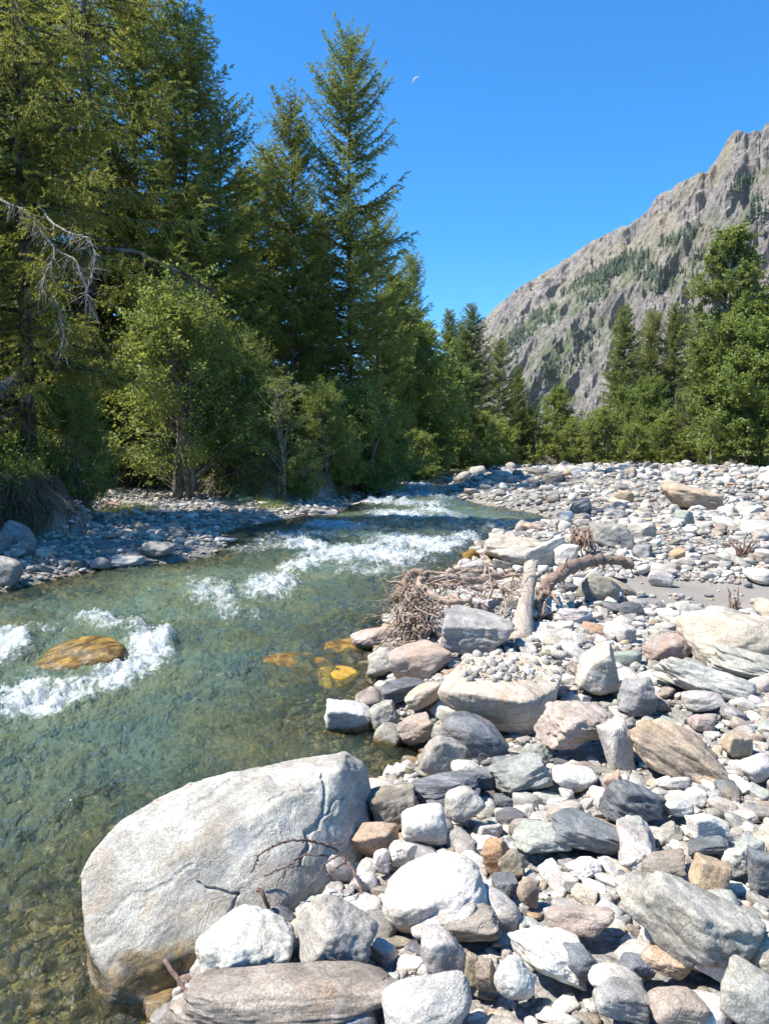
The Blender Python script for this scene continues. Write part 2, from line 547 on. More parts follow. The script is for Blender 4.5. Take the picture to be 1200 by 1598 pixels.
# hold the crest to the surveyed skyline
tan_t = dl[:, 2] / hd
tan_m = ((MP[..., 2] - CZ) / np.hypot(MP[..., 0], MP[..., 1]))[:, mv <= 1.0].max(1)
MP[..., 2] = MP[..., 2] * (tan_t / tan_m)[:, None]
nu, nv = len(mu), len(mv)
ii = (np.arange(nu - 1)[:, None] * nv + np.arange(nv - 1)[None]).ravel()
MQ = np.stack([ii, ii + nv, ii + nv + 1, ii + 1], -1)
gzv = np.gradient(MP[..., 2], axis=1) / (np.abs(np.gradient(np.hypot(MP[..., 0], MP[..., 1]), axis=1)) + 1e-3)
steep = smooth(0.5, 1.4, np.abs(gzv))
MX, MY, _ = project(MP)
veg = 0 * MX
for (px, py, rx, ry, rot, k) in [(960, 430, 80, 28, -28, 0.9), (1062, 372, 46, 14, -20, .8), (915, 465, 60, 24, -30, .8), (845, 500, 60, 22, -35, .75), (870, 560, 70, 50, -30, .75), (850, 610, 60, 50, 0, .9),
                                 (1030, 440, 40, 25, 0, .8), (930, 520, 70, 40, -40, .45), (1100, 400, 90, 60, -35, .45), (1180, 280, 40, 14, -30, .5), (1140, 340, 60, 30, -30, .4), (790, 520, 25, 14, -40, .5)]:
    a = radians(-rot)
    dx, dy = MX - px, MY - py
    ex, ey = dx * math.cos(a) - dy * math.sin(a), dx * math.sin(a) + dy * math.cos(a)
    veg = np.maximum(veg, k * (1 - smooth(0.5, 1.2, np.hypot(ex / rx, ey / ry))))
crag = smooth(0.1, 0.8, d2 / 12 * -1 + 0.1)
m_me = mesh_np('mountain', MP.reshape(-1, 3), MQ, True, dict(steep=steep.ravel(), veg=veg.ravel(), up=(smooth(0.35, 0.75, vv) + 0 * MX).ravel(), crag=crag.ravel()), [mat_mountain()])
tag(obj('mountain', m_me), kind='structure')

# conifers on the mountain: far too many and too small to count
def mat_leafy(name, c0, c1, trans=0.3, rough=0.6, tcol=None):
    b = NT(name)
    col = b.mix(b.attr('tone'), c0, c1)
    inf = b.n('ShaderNodeObjectInfo')
    col = b.mix(b.math('MULTIPLY', inf.outputs['Random'], 0.30), col, b.mix(b.attr('tone'), (0.045, 0.085, 0.022), (0.15, 0.17, 0.04)))
    s1 = b.principled(col, rough, None, 0.25)
    if trans > 0:
        tr = b.n('ShaderNodeBsdfTranslucent')
        b.set(tr.inputs['Color'], b.mix(0.5, col, tcol or (0.42, 0.44, 0.07)))
        s1 = b.mixsh(trans, s1, tr.outputs[0])
    return b.done(s1)

rs = np.random.default_rng(5)
M_farconifer = mat_leafy('far_conifer_needles', (0.028, 0.045, 0.022), (0.06, 0.085, 0.035), 0.0)
fc = Acc()
front = (vv + 0 * MX) < 0.995
for (px, py, rx, ry, rot, n) in [(905, 443, 42, 9, -30, 150), (950, 425, 40, 11, -22, 190), (985, 408, 32, 12, -20, 150), (1010, 425, 24, 12, 0, 80), (1060, 372, 34, 7, -22, 90), (1028, 445, 12, 16, 0, 55),
                                 (1045, 440, 9, 12, 0, 35), (840, 500, 14, 18, 30, 60), (862, 492, 8, 18, 10, 40), (800, 540, 28, 12, -30, 110), (820, 525, 16, 10, -30, 50), (795, 500, 14, 5, -10, 30), (925, 465, 26, 10, -20, 40),
                                 (1150, 300, 40, 10, -30, 30), (1190, 330, 22, 20, -30, 40), (1165, 280, 22, 6, -30, 26), (870, 590, 50, 26, -30, 60), (1085, 415, 60, 20, -30, 40), (905, 540, 40, 24, -40, 36)]:
    a = radians(rot)
    for _ in range(n):
        r, th = math.sqrt(rs.uniform(0, 1)), rs.uniform(0, 2 * pi)
        ex, ey = rx * r * math.cos(th), ry * r * math.sin(th)
        tx, ty = px + ex * math.cos(a) - ey * math.sin(a), py + ex * math.sin(a) + ey * math.cos(a)
        iu = int(np.argmin(np.abs(mu - tx)))
        iv = int(np.argmin(np.abs(MY[iu] - ty) + 1e6 * ~front[iu]))
        P = MP[iu, iv] + np.array([rs.uniform(-3, 3), rs.uniform(-3, 3), -1.0])
        H = rs.uniform(6, 17) * (0.8 if ry < 9 else 1)
        k = 7
        th = np.arange(k) * 2 * pi / k + rs.uniform(0, 6)
        for lev, (z0, z1, rr) in enumerate([(0.08, 0.55, 0.2), (0.35, 0.8, 0.15), (0.62, 1.0, 0.09)]):
            rad = H * rr * rs.uniform(0.75, 1.25, k)
            V = np.concatenate([np.stack([P[0] + rad * np.cos(th), P[1] + rad * np.sin(th), np.full(k, P[2] + H * z0) + rs.uniform(-.3, .3, k)], -1), [[P[0], P[1], P[2] + H * z1]]])
            T = np.stack([np.arange(k), (np.arange(k) + 1) % k, np.full(k, k)], -1)
            fc.add(V, None, T, tone=rs.uniform(0, 1))
tag(obj('mountain_conifers', fc.mesh('mountain_conifers', [M_farconifer], False)), 'dark conifers scattered in patches on the rocky mountainside', 'conifers', None, 'stuff')

# ------------------------------------------------------------------ moon: a pale half disc of a far sphere, its sunlit part
def build_moon():
    b = NT('moon_rock')
    m = b.done(b.principled(b.mix(b.noise(b.pos(), 0.02, 4), (0.14, 0.18, 0.26), (0.22, 0.26, 0.34)), 1.0, None, 0.0))
    d = look(651, 128); d = d / np.linalg.norm(d)
    C = d * 12000 + np.array([0, 0, CZ])
    R = 12000 * 6.8 / F
    mid = np.array([-0.62, 0, 0.78])                       # towards the lit limb
    side = np.cross(d, mid); side /= np.linalg.norm(side)
    mid = np.cross(side, d)
    # lune between the limb and an ellipse of 0.45 R, bulging towards us
    V = []
    n, k = 28, 6
    for i in range(n + 1):
        ph = -pi / 2 + pi * i / n
        for j in range(k + 1):
            al = radians(90 - j / k * 52)
            V.append(C + R * (side * math.sin(ph) + math.cos(ph) * (mid * math.sin(al) - d * math.cos(al))))
    for i in range(n + 1):
        ph = -pi / 2 + pi * i / n
        V.append(C + R * (side * math.sin(ph) + math.cos(ph) * mid * 0.3) + d * R * 0.6)
    Q = [(i * (k + 1) + j, i * (k + 1) + j + 1, (i + 1) * (k + 1) + j + 1, (i + 1) * (k + 1) + j) for i in range(n) for j in range(k)]
    V = np.array(V)
    me = mesh_np('moon', V - C, np.array(Q), True, {}, [m])
    tag(obj('moon', me, None, C), 'pale crescent moon high in the clear blue sky', 'moon')
build_moon()

# ------------------------------------------------------------------ water
FOAM = [  # px, py, rx, ry, rot (deg, counter-clockwise in the picture), strength
    (10, 1012, 55, 34, 0, 1.0), (90, 1092, 120, 26, 14, 1.0), (190, 1058, 90, 24, 18, 1.0), (235, 1022, 52, 36, 20, 1.0), (35, 1090, 75, 34, 20, .95), (60, 982, 60, 16, 5, .55), (165, 977, 70, 14, -12, .85), (215, 990, 50, 18, -28, .8),
    (330, 925, 60, 26, 0, .8), (420, 918, 62, 28, 8, .95), (352, 950, 36, 30, -20, .75), (385, 965, 50, 18, 0, .5), (300, 910, 40, 16, 10, .5), (345, 1060, 50, 6, 0, .3),
    (545, 868, 110, 20, 4, 1.0), (470, 885, 60, 16, 15, .95), (610, 872, 80, 22, 0, 1.0), (690, 858, 50, 12, 8, 1.0), (640, 850, 80, 9, 0, .8), (570, 895, 70, 14, 0, .7), (480, 856, 50, 8, -5, .8), (720, 845, 40, 6, 5, .7), (640, 893, 50, 10, 0, .5),
    (520, 826, 60, 7, -4, .9), (620, 808, 62, 6, 0, .85), (470, 838, 60, 6, 0, .7), (700, 812, 50, 5, 0, .6), (680, 802, 46, 4, -4, .7), (590, 838, 90, 4, 0, .35), (770, 828, 50, 5, 5, .5),
    (590, 787, 36, 3, 0, .85), (650, 790, 60, 2.5, 0, .7), (640, 777, 50, 3.5, 0, .85), (625, 768, 36, 3, 0, .9), (670, 770, 30, 2.5, 0, .7), (690, 782, 30, 2.5, 0, .7), (655, 760, 26, 2, 0, .9),
    (380, 860, 40, 6, 0, .5), (420, 850, 40, 7, 0, .55), (560, 985, 40, 5, -8, .35), (600, 1000, 22, 4, -8, .4), (420, 1018, 40, 6, 0, .25), (250, 1090, 60, 8, 0, .28), (130, 1500, 6, 40, 0, .25), (60, 1150, 80, 10, 10, .2)]
CALM = [(845, 814, 50, 12), (500, 1140, 120, 40)]
FLOW = np.array([-0.42, -0.91])

def foam_field(x, y):
    px, py, _ = project(xyz(x, y, wlev(y)))
    f = np.zeros(np.shape(px))
    for (cx, cy_, rx, ry, rot, k) in FOAM:
        a = radians(rot)
        if ry < 9.5: rx, ry, k = rx * 1.15, ry * 1.5, min(1.0, k * 1.25)
        dx, dy = px - cx, py - cy_
        ex, ey = dx * math.cos(a) - dy * math.sin(a), dx * math.sin(a) + dy * math.cos(a)
        f = np.maximum(f, k * (1 - smooth(0.25, 1.35, np.hypot(ex / rx, ey / ry))))
    return f

def wave(x, y, f):
    """height of the moving surface above wlev"""
    u = x * FLOW[0] + y * FLOW[1]
    v = x * FLOW[1] - y * FLOW[0]
    rough = smooth(-0.5, 0.5, fbm(xyz(x * 0.35, y * 0.22), 61, 2)) * 0.7 + 0.5
    h = 0.030 * fbm(np.stack([u * 1.6, v * 3.2, 0 * u], -1), 62, 3) * rough
    h = h + 0.027 * ridged(np.stack([u * 3.6, v * 6.5, 0 * u + 3], -1), 63, 4, 0.6) * rough
    h = h + smooth(0.1, 0.9, f) * (0.050 * ridged(np.stack([u * 2.4, v * 3.4, 0 * u + 9], -1), 64, 4, 0.6) + 0.03)
    h = h + smooth(13, 20, y) * 0.095 * ridged(np.stack([u * 1.5, v * 0.55, 0 * u + 5], -1), 65, 3) * (0.4 + rough * .6)
    # the stream piles up against the brown mid-river rock and dips behind it
    cx, cy_ = MIDROCK
    h = h + 0.11 * np.exp(-(((x - cx - 0.25) / 0.75) ** 2 + ((y - cy_ - 0.62) / 0.4) ** 2)) - 0.05 * np.exp(-(((x - cx + 0.1) / 0.7) ** 2 + ((y - cy_ + 0.9) / 0.5) ** 2))
    return h

MIDROCK = at_water(120, 1036)
def mat_water():
    b = NT('stream_water')
    p = b.pos()
    foam, dep = b.attr('foam'), b.attr('depth')
    rot = math.atan2(FLOW[0], FLOW[1])
    fl = b.map(p, (9.0, 5.0, 6.0), (0, 0, rot))
    h = b.math('ADD', b.math('MULTIPLY', b.noise(fl, 1.0, 4, 0.6, 0.6), 1.0), b.math('MULTIPLY', b.noise(fl, 3.6, 4, 0.6, 0.4), 0.42))
    nr = b.bump(h, 0.9, 0.09)
    fr = b.n('ShaderNodeFresnel'); fr.inputs['IOR'].default_value = 1.333; b.set(fr.inputs['Normal'], nr)
    gl = b.n('ShaderNodeBsdfGlossy'); gl.inputs['Roughness'].default_value = 0.045; b.set(gl.inputs['Normal'], nr)
    tp = b.n('ShaderNodeBsdfTransparent')
    b.set(tp.inputs['Color'], b.mix(b.math('MULTIPLY', dep, 1.3, clamp=True), (0.95, 0.96, 0.92), (0.52, 0.68, 0.55)))
    df = b.n('ShaderNodeBsdfDiffuse'); b.set(df.inputs['Normal'], nr); b.set(df.inputs['Color'], b.mix(b.ramp(b.noise(p, 1.0, 3), 0.35, 0.65), (0.175, 0.275, 0.215), (0.235, 0.285, 0.165)))
    body = b.mixsh(b.math('MULTIPLY', b.math('POWER', dep, 1.1), 0.92, clamp=True), tp.outputs[0], df.outputs[0])
    surf = b.mixsh(b.math('MULTIPLY', fr.outputs[0], 1.0, clamp=True), body, gl.outputs[0])
    # broken white water: streaks and blobs inside the foam mask
    fq = b.map(p, (9.0, 4.5, 9.0), (0, 0, rot))
    st = b.math('ADD', b.math('MULTIPLY', b.noise(fq, 1.0, 5, 0.62, 1.2), 0.75), b.math('MULTIPLY', b.noise(fq, 5.5, 5, 0.75, 0.8), 0.45))
    msk = b.ramp(b.math('ADD', st, b.math('MULTIPLY', foam, 0.36)), 0.76, 1.04)
    msk = b.math('MULTIPLY', msk, b.ramp(foam, 0.02, 0.25))
    fb = b.bump(b.math('ADD', st, b.noise(p, 70, 4)), 0.6, 0.03)
    white = b.principled((0.80, 0.84, 0.86), 0.35, fb, 0.5)
    tl = b.n('ShaderNodeBsdfTranslucent'); b.set(tl.inputs['Color'], (0.7, 0.78, 0.8))
    wht = b.mixsh(0.3, white, tl.outputs[0])
    return b.done(b.mixsh(b.math('MULTIPLY', msk, 0.88), surf, wht))

def build_water():
    az = np.linspace(radians(-80), radians(38), 900)
    r = np.geomspace(0.9, 110, 820)
    A, Rm = np.meshgrid(az, r)
    x, y = Rm * np.sin(A), Rm * np.cos(A)
    d = sdist(RIVER, x, y)
    f = foam_field(x, y)
    edge = smooth(0.1, -0.35, d)
    h = wave(x, y, f) * (0.25 + 0.75 * edge)
    z = wlev(y) + h - 0.012 * smooth(-0.1, 0.2, d)
    depth = np.clip(wlev(y) - height(x, y), 0, 2)
    keep = (d < 0.45).ravel()
    n = len(az)
    i = (np.arange(len(r) - 1)[:, None] * n + np.arange(n - 1)[None]).ravel()
    Q = np.stack([i, i + n, i + n + 1, i + 1], -1)[:, ::-1]
    Q = Q[keep[Q].all(1)]
    used = np.zeros(keep.size, bool); used[Q.ravel()] = True
    idx = np.cumsum(used) - 1
    V = np.stack([x.ravel(), y.ravel(), z.ravel()], -1)[used]
    me = mesh_np('river_water', V, idx[Q], True, dict(foam=f.ravel()[used], depth=depth.ravel()[used]), [mat_water()])
    tag(obj('river_water', me), kind='structure')
    # spray and bursting bubbles thrown up along the white water
    q = np.random.default_rng(21)
    b = NT('spray'); M = b.done(b.principled((0.85, 0.88, 0.9), 0.25, None, 0.6))
    acc = Acc()
    octV = np.array([[1, 0, 0], [-1, 0, 0], [0, 1, 0], [0, -1, 0], [0, 0, 1], [0, 0, -1]], float)
    octT = np.array([[0, 2, 4], [2, 1, 4], [1, 3, 4], [3, 0, 4], [2, 0, 5], [1, 2, 5], [3, 1, 5], [0, 3, 5]])
    cand = np.where((f.ravel() > 0.55) & (d.ravel() < -0.05))[0]
    wgt = (f.ravel()[cand] ** 2) * (Rm.ravel()[cand] ** 0.8)
    ids = q.choice(cand, 5200, p=wgt / wgt.sum())
    P = np.stack([x.ravel()[ids], y.ravel()[ids], z.ravel()[ids]], -1)
    keep2 = noise3(P * np.array([3, 3, 0.]) , 8) + 0.35 * q.normal(size=len(P)) > 0.1
    P = P[keep2]
    P[:, :2] += q.normal(0, 0.02, (len(P), 2))
    P[:, 2] += np.abs(q.normal(0, 0.028, len(P))) * 1.0
    R = q.uniform(0.002, 0.0065, len(P)) * (0.7 + np.hypot(P[:, 0], P[:, 1]) / 16)
    V = (octV[None] * R[:, None, None] * q.uniform(0.6, 1.5, (len(P), 1, 3)) + P[:, None]).reshape(-1, 3)
    T = (octT[None] + (np.arange(len(P)) * 6)[:, None, None]).reshape(-1, 3)
    tag(obj('water_spray', mesh_np('water_spray', V, T, True, {}, [M])), 'white spray drops flung up along the rapids', 'spray', None, 'stuff')
build_water()
# ------------------------------------------------------------------ rocks
def ico(level):
    bm = bmesh.new()
    bmesh.ops.create_icosphere(bm, subdivisions=level, radius=1)
    bm.verts.ensure_lookup_table()
    V = np.array([v.co[:] for v in bm.verts])
    T = np.array([[v.index for v in f.verts] for f in bm.faces])
    bm.free()
    return V / np.linalg.norm(V, axis=1, keepdims=True), T
ICO = {l: ico(l) for l in range(2, 9)}

def soft_hull(N, d, p, dirs):
    """distance to the planes N.x = d along each direction, with softened edges"""
    q = np.maximum(dirs @ N.T, 1e-6) / d[None]
    return (q ** p).sum(1) ** (-1.0 / p)

def rock_planes(q, shape):
    ax = np.array([[1, 0, 0], [-1, 0, 0], [0, 1, 0], [0, -1, 0], [0, 0, 1], [0, 0, -1]], float)
    ax = ax + q.normal(0, 0.12, ax.shape)
    ad = q.uniform(0.82, 1.0, 6)
    n = {'round': 16, 'ang': 11, 'slab': 9, 'block': 5, 'wedge': 8}[shape]
    N = q.normal(size=(n, 3))
    if shape == 'slab': N[:, 2] *= 0.35
    N /= np.linalg.norm(N, axis=1, keepdims=True)
    D = q.uniform(0.78, 1.02, n) if shape != 'round' else q.uniform(0.86, 1.0, n)
    if shape == 'block': D = D * 1.15
    if shape == 'wedge':
        s = q.choice([-1, 1])
        N = np.concatenate([N, [[0.62 * s, -0.25, 0.74], [-0.80 * s, -0.1, 0.55]]]); D = np.r_[D, 0.52, 0.62]
    N = np.concatenate([ax, N]); D = np.r_[ad, D]
    N /= np.linalg.norm(N, axis=1, keepdims=True)
    p = {'round': q.uniform(7, 12), 'ang': q.uniform(16, 30), 'slab': q.uniform(12, 22), 'block': q.uniform(18, 32), 'wedge': q.uniform(18, 30)}[shape]
    return N, D, p

def rock_shape(q, shape, level, detail=1.0, layered=0.0, dents=1.0):
    """unit rock (half extents 1) as vertices on the icosphere of that level"""
    dirs, T = ICO[level]
    N, D, p = rock_planes(q, shape)
    V = dirs * soft_hull(N, D, p, dirs)[:, None]
    V = V / np.abs(V).max(0)[None]
    o = q.uniform(-50, 50, 3)
    k = {'round': 0.05, 'ang': 0.085, 'slab': 0.07, 'block': 0.05, 'wedge': 0.07}[shape] * dents
    amp = k * fbm(V * 1.4 + o, 1, 3) + k * 0.35 * detail * fbm(V * 5 + o, 2, 3)
    if level >= 4:
        amp = amp - k * 0.35 * detail * np.maximum(0, ridged(V * 2.2 + o, 4, 3) - 0.5)
    if layered:
        zz = V[:, 2] * 4 + 0.6 * fbm(V * 1.5 + o, 6, 3)
        amp = amp + layered * 0.034 * (noise3(np.stack([zz * 2.2, V[:, 0] * .6, V[:, 1] * .6], -1) + o, 9))
    return V * (1 + amp)[:, None], T

PAL = {  # dry base colours of the stones: (colour, colour spread), stain, foliation, veins
    'white': ((0.62, 0.615, 0.595), 0.12, 0.35, 0.3), 'gneiss': ((0.52, 0.505, 0.48), 0.2, 0.6, 0.25), 'grey': ((0.375, 0.365, 0.35), 0.15, 0.6, 0.2),
    'blue': ((0.30, 0.305, 0.315), 0.1, 0.7, 0.25), 'slate': ((0.165, 0.170, 0.180), 0.25, 0.9, 0.1), 'green': ((0.385, 0.415, 0.385), 0.1, 0.4, 0.15),
    'buff': ((0.50, 0.42, 0.32), 0.55, 0.6, 0.2), 'cream': ((0.55, 0.50, 0.42), 0.4, 0.5, 0.15), 'rust': ((0.42, 0.29, 0.19), 0.7, 0.4, 0.1), 'orange': ((0.50, 0.38, 0.29), 0.4, 0.4, 0.1),
    'pink': ((0.44, 0.37, 0.335), 0.25, 0.4, 0.2), 'brown': ((0.29, 0.235, 0.175), 0.4, 0.7, 0.1), 'tan': ((0.42, 0.35, 0.27), 0.3, 0.5, 0.1), 'taupe': ((0.34, 0.31, 0.275), 0.25, 0.9, 0.2),
    'boulder': ((0.465, 0.42, 0.36), 0.2, 0.35, 0.2), 'golden': ((0.22, 0.13, 0.03), 0.3, 0.5, 0.0), 'yellow': ((0.42, 0.255, 0.03), 0.6, 0.3, 0.0), 'redorange': ((0.55, 0.18, 0.05), 0.2, 0.2, 0.0)}
for _k in ('white', 'gneiss', 'grey', 'blue', 'green', 'buff', 'cream', 'pink', 'tan', 'taupe', 'rust', 'orange'):
    PAL[_k] = (tuple(v_ * m_ for v_, m_ in zip(PAL[_k][0], (0.885, 0.84, 0.775))),) + PAL[_k][1:]
WORD = {'white': 'white', 'gneiss': 'pale grey', 'grey': 'mid grey', 'blue': 'blue-grey', 'slate': 'dark slate', 'green': 'greenish grey', 'buff': 'buff', 'cream': 'cream', 'rust': 'rusty brown',
        'orange': 'orange', 'pink': 'pinkish', 'brown': 'brown', 'tan': 'tan', 'taupe': 'grey-brown', 'golden': 'golden brown', 'yellow': 'yellow'}

def mat_rock():
    b = NT('river_stone')
    col, lc = b.attr('col', 'Color'), b.attr('lc', 'Vector')
    stain, fol, vein, wl = b.attr('stain'), b.attr('fol'), b.attr('vein'), b.attr('wl')
    big = b.noise(lc, 5.0, 6, 0.6)
    c = b.scale(col, b.ramp(big, 0.3, 0.72, 0.74, 1.16))
    layers = b.noise(b.map(lc, (4, 4, 34)), 1.0, 5, 0.65, 0.5)
    c = b.mix(fol, c, b.scale(c, b.ramp(layers, 0.36, 0.64, 0.52, 1.22)))
    patch = b.noise(lc, 3.2, 5, 0.7, 0.6)
    c = b.mix(b.math('MULTIPLY', b.ramp(patch, 0.5, 0.66), stain), c, b.mix(b.noise(lc, 9, 3), (0.36, 0.19, 0.075), (0.50, 0.36, 0.20)))
    # crystals: dark mica and white grains
    sp = b.noise(lc, 150, 2, 0.6)
    c = b.scale(c, b.ramp(sp, 0.36, 0.62, 0.76, 1.14))
    gr = b.noise(lc, 48, 5, 0.75)
    c = b.scale(c, b.ramp(gr, 0.34, 0.60, 0.80, 1.08))
    vn = b.math('ABSOLUTE', b.math('SUBTRACT', b.noise(lc, 2.6, 3, 0.5, 1.0), 0.5))
    c = b.mix(b.math('MULTIPLY', b.ramp(vn, 0.022, 0.004), vein), c, (0.62, 0.61, 0.58))
    # silt dust and the brown algae line just above the water
    edge = b.math('ADD', wl, b.math('MULTIPLY', b.math('SUBTRACT', b.noise(lc, 7, 4), 0.5), 0.10))
    alg = b.ramp(edge, 0.075, 0.035)
    wet = b.ramp(edge, 0.045, 0.015)
    c = b.mix(b.math('MULTIPLY', alg, 0.85), c, b.mix(b.ramp(b.noise(b.map(lc, (9, 4, 16)), 1.0, 7, 0.75, 0.8), 0.40, 0.68), (0.035, 0.022, 0.008), (0.36, 0.22, 0.045)))
    c = b.mix(wet, c, b.scale(c, 0.8))
    h = b.math('ADD', b.math('MULTIPLY', gr, 0.5), b.math('MULTIPLY', b.noise(lc, 14, 6, 0.65), 1.0))
    h = b.math('ADD', h, b.math('MULTIPLY', b.math('MULTIPLY', layers, fol), 0.8))
    h = b.math('ADD', h, b.math('MULTIPLY', b.ramp(b.math('ABSOLUTE', b.math('SUBTRACT', b.noise(lc, 3.4, 4, 0.55, 0.8), 0.5)), 0.0, 0.010), 0.22))
    nr = b.bump(h, 0.55, 0.014)
    rough = b.math('SUBTRACT', 0.88, b.math('MULTIPLY', wet, 0.6))
    return b.done(b.principled(c, rough, nr, 0.3))
M_ROCK = mat_rock()

def rot_xyz(rx, ry, rz):
    cx, sx, cy_, sy_, cz, sz = math.cos(rx), math.sin(rx), math.cos(ry), math.sin(ry), math.cos(rz), math.sin(rz)
    X_ = np.array([[1, 0, 0], [0, cx, -sx], [0, sx, cx]])
    Y_ = np.array([[cy_, 0, sy_], [0, 1, 0], [-sy_, 0, cy_]])
    Z_ = np.array([[cz, -sz, 0], [sz, cz, 0], [0, 0, 1]])
    return Z_ @ Y_ @ X_

def rock_attrs(q, V0, kind, P, wetline=True):
    (c, st, fo, ve) = PAL[kind]
    c = np.array(c) * q.uniform(0.88, 1.1) * (1 + q.normal(0, 0.02, 3))
    n = len(V0)
    off = q.uniform(-40, 40, 3)
    T_ = rot_xyz(q.normal(0, .25), q.normal(0, .25), q.uniform(0, 6))
    wl = np.full(n, wetline) if isinstance(wetline, float) and wetline > 0 else P[:, 2] - wlev(P[:, 1]) if wetline else np.full(n, 1.0)
    return dict(col=np.tile(c, (n, 1)), lc=V0 @ T_.T + off, stain=np.full(n, st * q.uniform(0.4, 1.3)), fol=np.full(n, fo * q.uniform(0.5, 1.1)),
                vein=np.full(n, ve * (q.uniform(0, 1) < 0.45) * q.uniform(.4, 1)), wl=wl)

LAND = []          # landmarks for naming the other stones: (px, py, short name)
PLACED = []        # footprints (x, y, r)
SEED = [1000]

def put_rock(name, C, half, R, kind, shape, level, label, cat, group=None, layered=None, dents=1.0, wetline=None):
    SEED[0] += 1
    q = np.random.default_rng(SEED[0])
    lay = layered if layered is not None else {'slate': 0.8, 'taupe': 0.9, 'slab': 0.6}.get(kind, 0.25)
    V0, T = rock_shape(q, shape, level, 1.0, lay, dents)
    V0 = V0 * np.asarray(half)[None]
    V = V0 @ R.T
    P = V + np.asarray(C)[None]
    near = bool(sdist(RIVER, C[0], C[1]) < max(half) + 0.05) if wetline is None else wetline
    me = mesh_np(name, V, T, True, rock_attrs(q, V0, kind, P, near), [M_ROCK])
    o = obj(name, me, None, C)
    tag(o, label, cat, group)
    PLACED.append((C[0], C[1], 0.5 * (half[0] + half[1])))
    return o

def rock_px(px, py, w, h, ang, kind, shape, label, name='stone', cat='stone', short=None, lift=0.0, level=5, k=0.8, group=None, sink=0.62, D=None, **kw):
    """a stone whose picture is about w x h photo pixels, centred on px, py and tilted by ang degrees; it rests on the ground there"""
    d = look(px, py)
    dep0 = at_ground(px, py + 0.35 * h)[1] if D is None else D
    for _ in range(3):
        a = w / 2 * dep0 / F
        hm = h / 2 * dep0 / F
        phi = math.atan2(-d[2], d[1])
        bb = k * a
        if bb * math.sin(phi) > 0.75 * hm: bb = 0.75 * hm / max(math.sin(phi), 1e-3)
        bb = min(max(bb, 0.5 * min(a, hm)), 1.5 * max(a, hm))
        c = math.sqrt(max(hm ** 2 - (bb * math.sin(phi)) ** 2, (0.4 * hm) ** 2)) / math.cos(phi)
        if D is None:
            g = at_ground(px, py, sink * c + lift)
            dep0 = g[1]
    C = d * dep0 + np.array([0, 0, CZ])
    q = np.random.default_rng(int(px * 7 + py * 13))
    R = rot_xyz(q.normal(0, 0.12), -radians(ang), 0) @ rot_xyz(0, 0, q.normal(0, 0.15))
    if short: LAND.append((px, py, short))
    HAND_PX.append((px, py, w, h))
    return put_rock(name, C, (a, bb, c), R, kind, shape, level, label, cat, group, **kw)
HAND_PX = []

